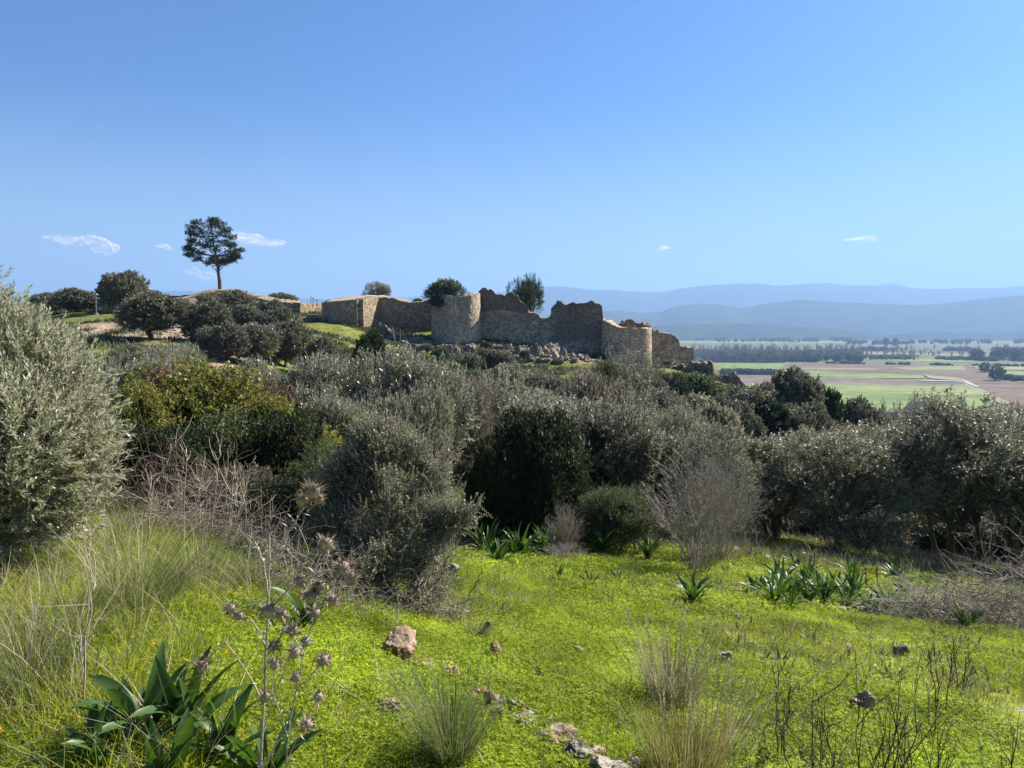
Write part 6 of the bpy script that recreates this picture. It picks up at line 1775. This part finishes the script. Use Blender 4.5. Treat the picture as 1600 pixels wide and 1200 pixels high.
# ------------------------------------------------------------------ single grass tufts
def big_tuft(name, label, px, Y, hpx, n, mats, w=0.0035, spread=0.45, bend=0.5, radius=0.1, cat="grass tuft", lean=(0, 0), heads=None):
    x, y, z = gpt(px, Y); H = hpx / F * Y; rg = R_(int(px))
    o = empty(name, (x, y, z))
    for i, (mt, k) in enumerate(mats):
        link("blades" if i == 0 else "dry_blades", tuft(name, int(n * k), H, w, spread, ML[mt], rg, bend, 6, radius, lean), o)
    if heads:
        G = Geo(); a = rg.uniform(0, 6.28, heads); A = np.stack([np.cos(a) * radius, np.sin(a) * radius, 0 * a], -1); sp = rg.uniform(.1, .45, heads)
        B = A + np.stack([np.cos(a) * sp * H + lean[0] * H, np.sin(a) * sp * H, H * rg.uniform(.8, 1.15, heads)], -1)
        P = bez(A, B, np.zeros_like(A) + np.array([0, 0, H * .1]), 7)
        G.add(*tubes(P, 0.0015 * np.ones((heads, 7)), 3)); E = P[:, -1]; D = unit(P[:, -1] - P[:, -3])
        bv, bf = leaf_sprig(16, 0.11, 0.022, 0.003, rg, 0.3, False, .2)
        G.add(*scatter(bv, bf, E - D * .05, frames(D, rg), rg.uniform(.7, 1.2, heads))); link("seed_heads", G.mesh("heads", ML['straw']), o)
    tag(o, label, cat)
big_tuft("rush_tuft", "tall fine green rush tuft at the bottom centre", 705, 3.35, 185, 620, [('rush', 1.0), ('straw', 0.12)], 0.0036, 0.55, 0.45, 0.09)
big_tuft("grass_tuft", "silvery dry grass tuft with feathery heads standing in the green slope", 1050, 4.5, 125, 420, [('straw', 0.9), ('rush', 0.6)], 0.0048, 0.5, 0.35, 0.14, heads=34)
big_tuft("grass_tuft", "golden dry grass tuft at the bottom right of centre", 1065, 3.4, 150, 460, [('gold', 0.9), ('rush', 0.4)], 0.0035, 0.45, 0.25, 0.17, heads=14)
big_tuft("grass_tuft", "thin dry grass tuft leaning right behind the golden one", 1130, 3.75, 150, 120, [('straw', 1.0)], 0.0028, 0.6, 0.35, 0.12, lean=(0.25, 0), heads=16)
big_tuft("grass_tuft", "pale feathery grass wisps right of the front grey shrub", 740, 5.4, 70, 60, [('straw', 1.0), ('rush', .6)], 0.003, 0.5, 0.6, 0.08, lean=(0.5, 0), heads=14)
big_tuft("rush_tuft", "smaller green rush tuft left of the tall one", 640, 4.0, 90, 160, [('rush', 1.0), ('straw', 0.2)], 0.003, 0.7, 0.55, 0.1)
big_tuft("rush_tuft", "dark green rush tuft at the left edge above the yellow flowers", 45, 3.35, 210, 420, [('rush', 1.0), ('straw', 0.3)], 0.003, 0.7, 0.7, 0.14)
big_tuft("rush_tuft", "bushy rush tuft under the low branches of the big near olive", 215, 4.4, 190, 420, [('rush', 1.0), ('straw', 0.45)], 0.0035, 0.65, 0.6, 0.2, lean=(0.3, 0))
big_tuft("rush_tuft", "pale rush tuft at the right end of the grass bank", 320, 4.9, 150, 300, [('straw', 0.6), ('rush', 0.7)], 0.0035, 0.7, 0.6, 0.2, lean=(0.35, 0))

# ------------------------------------------------------------------ dark twiggy dead plants at the lower right
def nodule_plant(label, px, Y, top, wpx, n0, seed, n1=5, n2=3):
    rg = R_(seed); x, y, z = gpt(px, Y); H = height_to(top, Y, z); W = wpx / F * Y
    wood, leaves = twig_bush(rg, H, W, n0, n1, n2, 0, 0.0048, 0.42, MB['dark'], M_NOD, 10 ** 6, 0.006, 0.02, 0.008, 0.05)
    o = empty("dead_twiggy_plant", (x, y, z)); link("stems", wood, o); link("seed_pods", leaves, o); tag(o, label, "dead plant", "dark twiggy dead plants in the lower right")
M_NOD = mat_leaf("dark dry pods", [(0, (0.03, 0.02, 0.018)), (1, (0.10, 0.07, 0.06))], None, 0.1, 0.8, 0.1)
nodule_plant("large dark twiggy dead plant with knobbly branches at the lower right", 1345, 2.75, 1000, 200, 9, 41, 6, 4)
nodule_plant("dark twiggy dead plant at the left of the large one", 1262, 2.9, 1040, 110, 5, 42)
nodule_plant("dark twiggy dead plant at the right of the large one", 1430, 2.85, 1060, 120, 6, 43)
nodule_plant("single dark knobbly stem near the lower right corner", 1575, 2.9, 1080, 50, 2, 44)
nodule_plant("thin grey dead stems standing in the grass above the large twiggy plant", 1470, 4.6, 960, 60, 4, 45)
nodule_plant("sparse dark dead stems in the grass left of the twiggy plants", 1215, 3.7, 1000, 50, 3, 46)
nodule_plant("sparse dead stems in the grass near the grey stone", 1500, 5.2, 985, 60, 4, 47)
nodule_plant("low dead stems in the open grass above the rock ridge", 860, 4.6, 1040, 60, 5, 48)

# ------------------------------------------------------------------ flowers
def petal_mat(name, c): 
    m = N(name); p = m.principled(c, 0.6); t = m.n("BsdfTranslucent"); t.inputs[0].default_value = (*c, 1); x = m.n("MixShader", i_0=0.35); m.l(p, x.inputs[1]); m.l(t.outputs[0], x.inputs[2]); return m.done(x.outputs[0])
M_YEL = petal_mat("yellow petals", (0.85, 0.52, 0.02)); M_WHT = petal_mat("white petals", (0.75, 0.68, 0.74))
def flower(px, py, size, mat, label, h=0.12, group=None):
    rg = R_(int(px + py)); x, y, z = hit(px, py + 6); o = empty("flower", (x, y, z))
    G = Geo(); n = 16; a = np.arange(n) * 6.283 / n; d = np.stack([np.cos(a), np.sin(a), 0.35 + rg.uniform(-.1, .3, n)], -1)
    bv = np.array([[0, 0, 0.1], [.16, 0, .6], [0, 0, 1.0], [-.16, 0, .6]])
    G.add(*scatter(bv, np.array([(0, 1, 2, 3)]), np.tile([[0, 0, h]], (n, 1)), frames(d, rg), size * np.ones(n))); link("petals", G.mesh("petals", mat), o)
    G = Geo(); G.add(*tubes(np.array([[[0, 0, -0.01], [0.005, 0, h / 2], [0, 0, h]]]), np.full((1, 3), 0.0018), 4)); link("stem", G.mesh("stem", ML['rush']), o)
    o.rotation_euler = (rg.uniform(0.2, .6), 0, 0); tag(o, label, "flower", group)
flower(17, 1166, 0.021, M_YEL, "yellow flower in the grass at the left edge, larger one")
flower(75, 1192, 0.021, M_YEL, "yellow flower at the bottom left corner beside the squill leaves")
flower(382, 933, 0.018, M_YEL, "yellow flower at the top of the grass under the left thicket, right one")
flower(367, 937, 0.018, M_YEL, "yellow flower at the top of the grass under the left thicket, left one")
flower(251, 1026, 0.018, M_YEL, "small yellow flower just behind the foreground squills")
flower(357, 1046, 0.016, M_YEL, "small yellow flower between the thistle and the foreground squills")
for px, py in [(1240, 897), (1228, 903), (1212, 915), (1146, 868), (1196, 884), (1262, 893), (1252, 880), (1180, 905)]:
    flower(px, py, 0.05, M_WHT, "pale pinkish white flower among the squills near the grove", 0.3, "pale flowers among the squills")
flower(1317, 1021, 0.026, M_WHT, "pale lilac flower alone in the grass above the twiggy plants", 0.18)
flower(1586, 1136, 0.022, M_WHT, "pale lilac flower near the right edge in the lower right corner", 0.15)
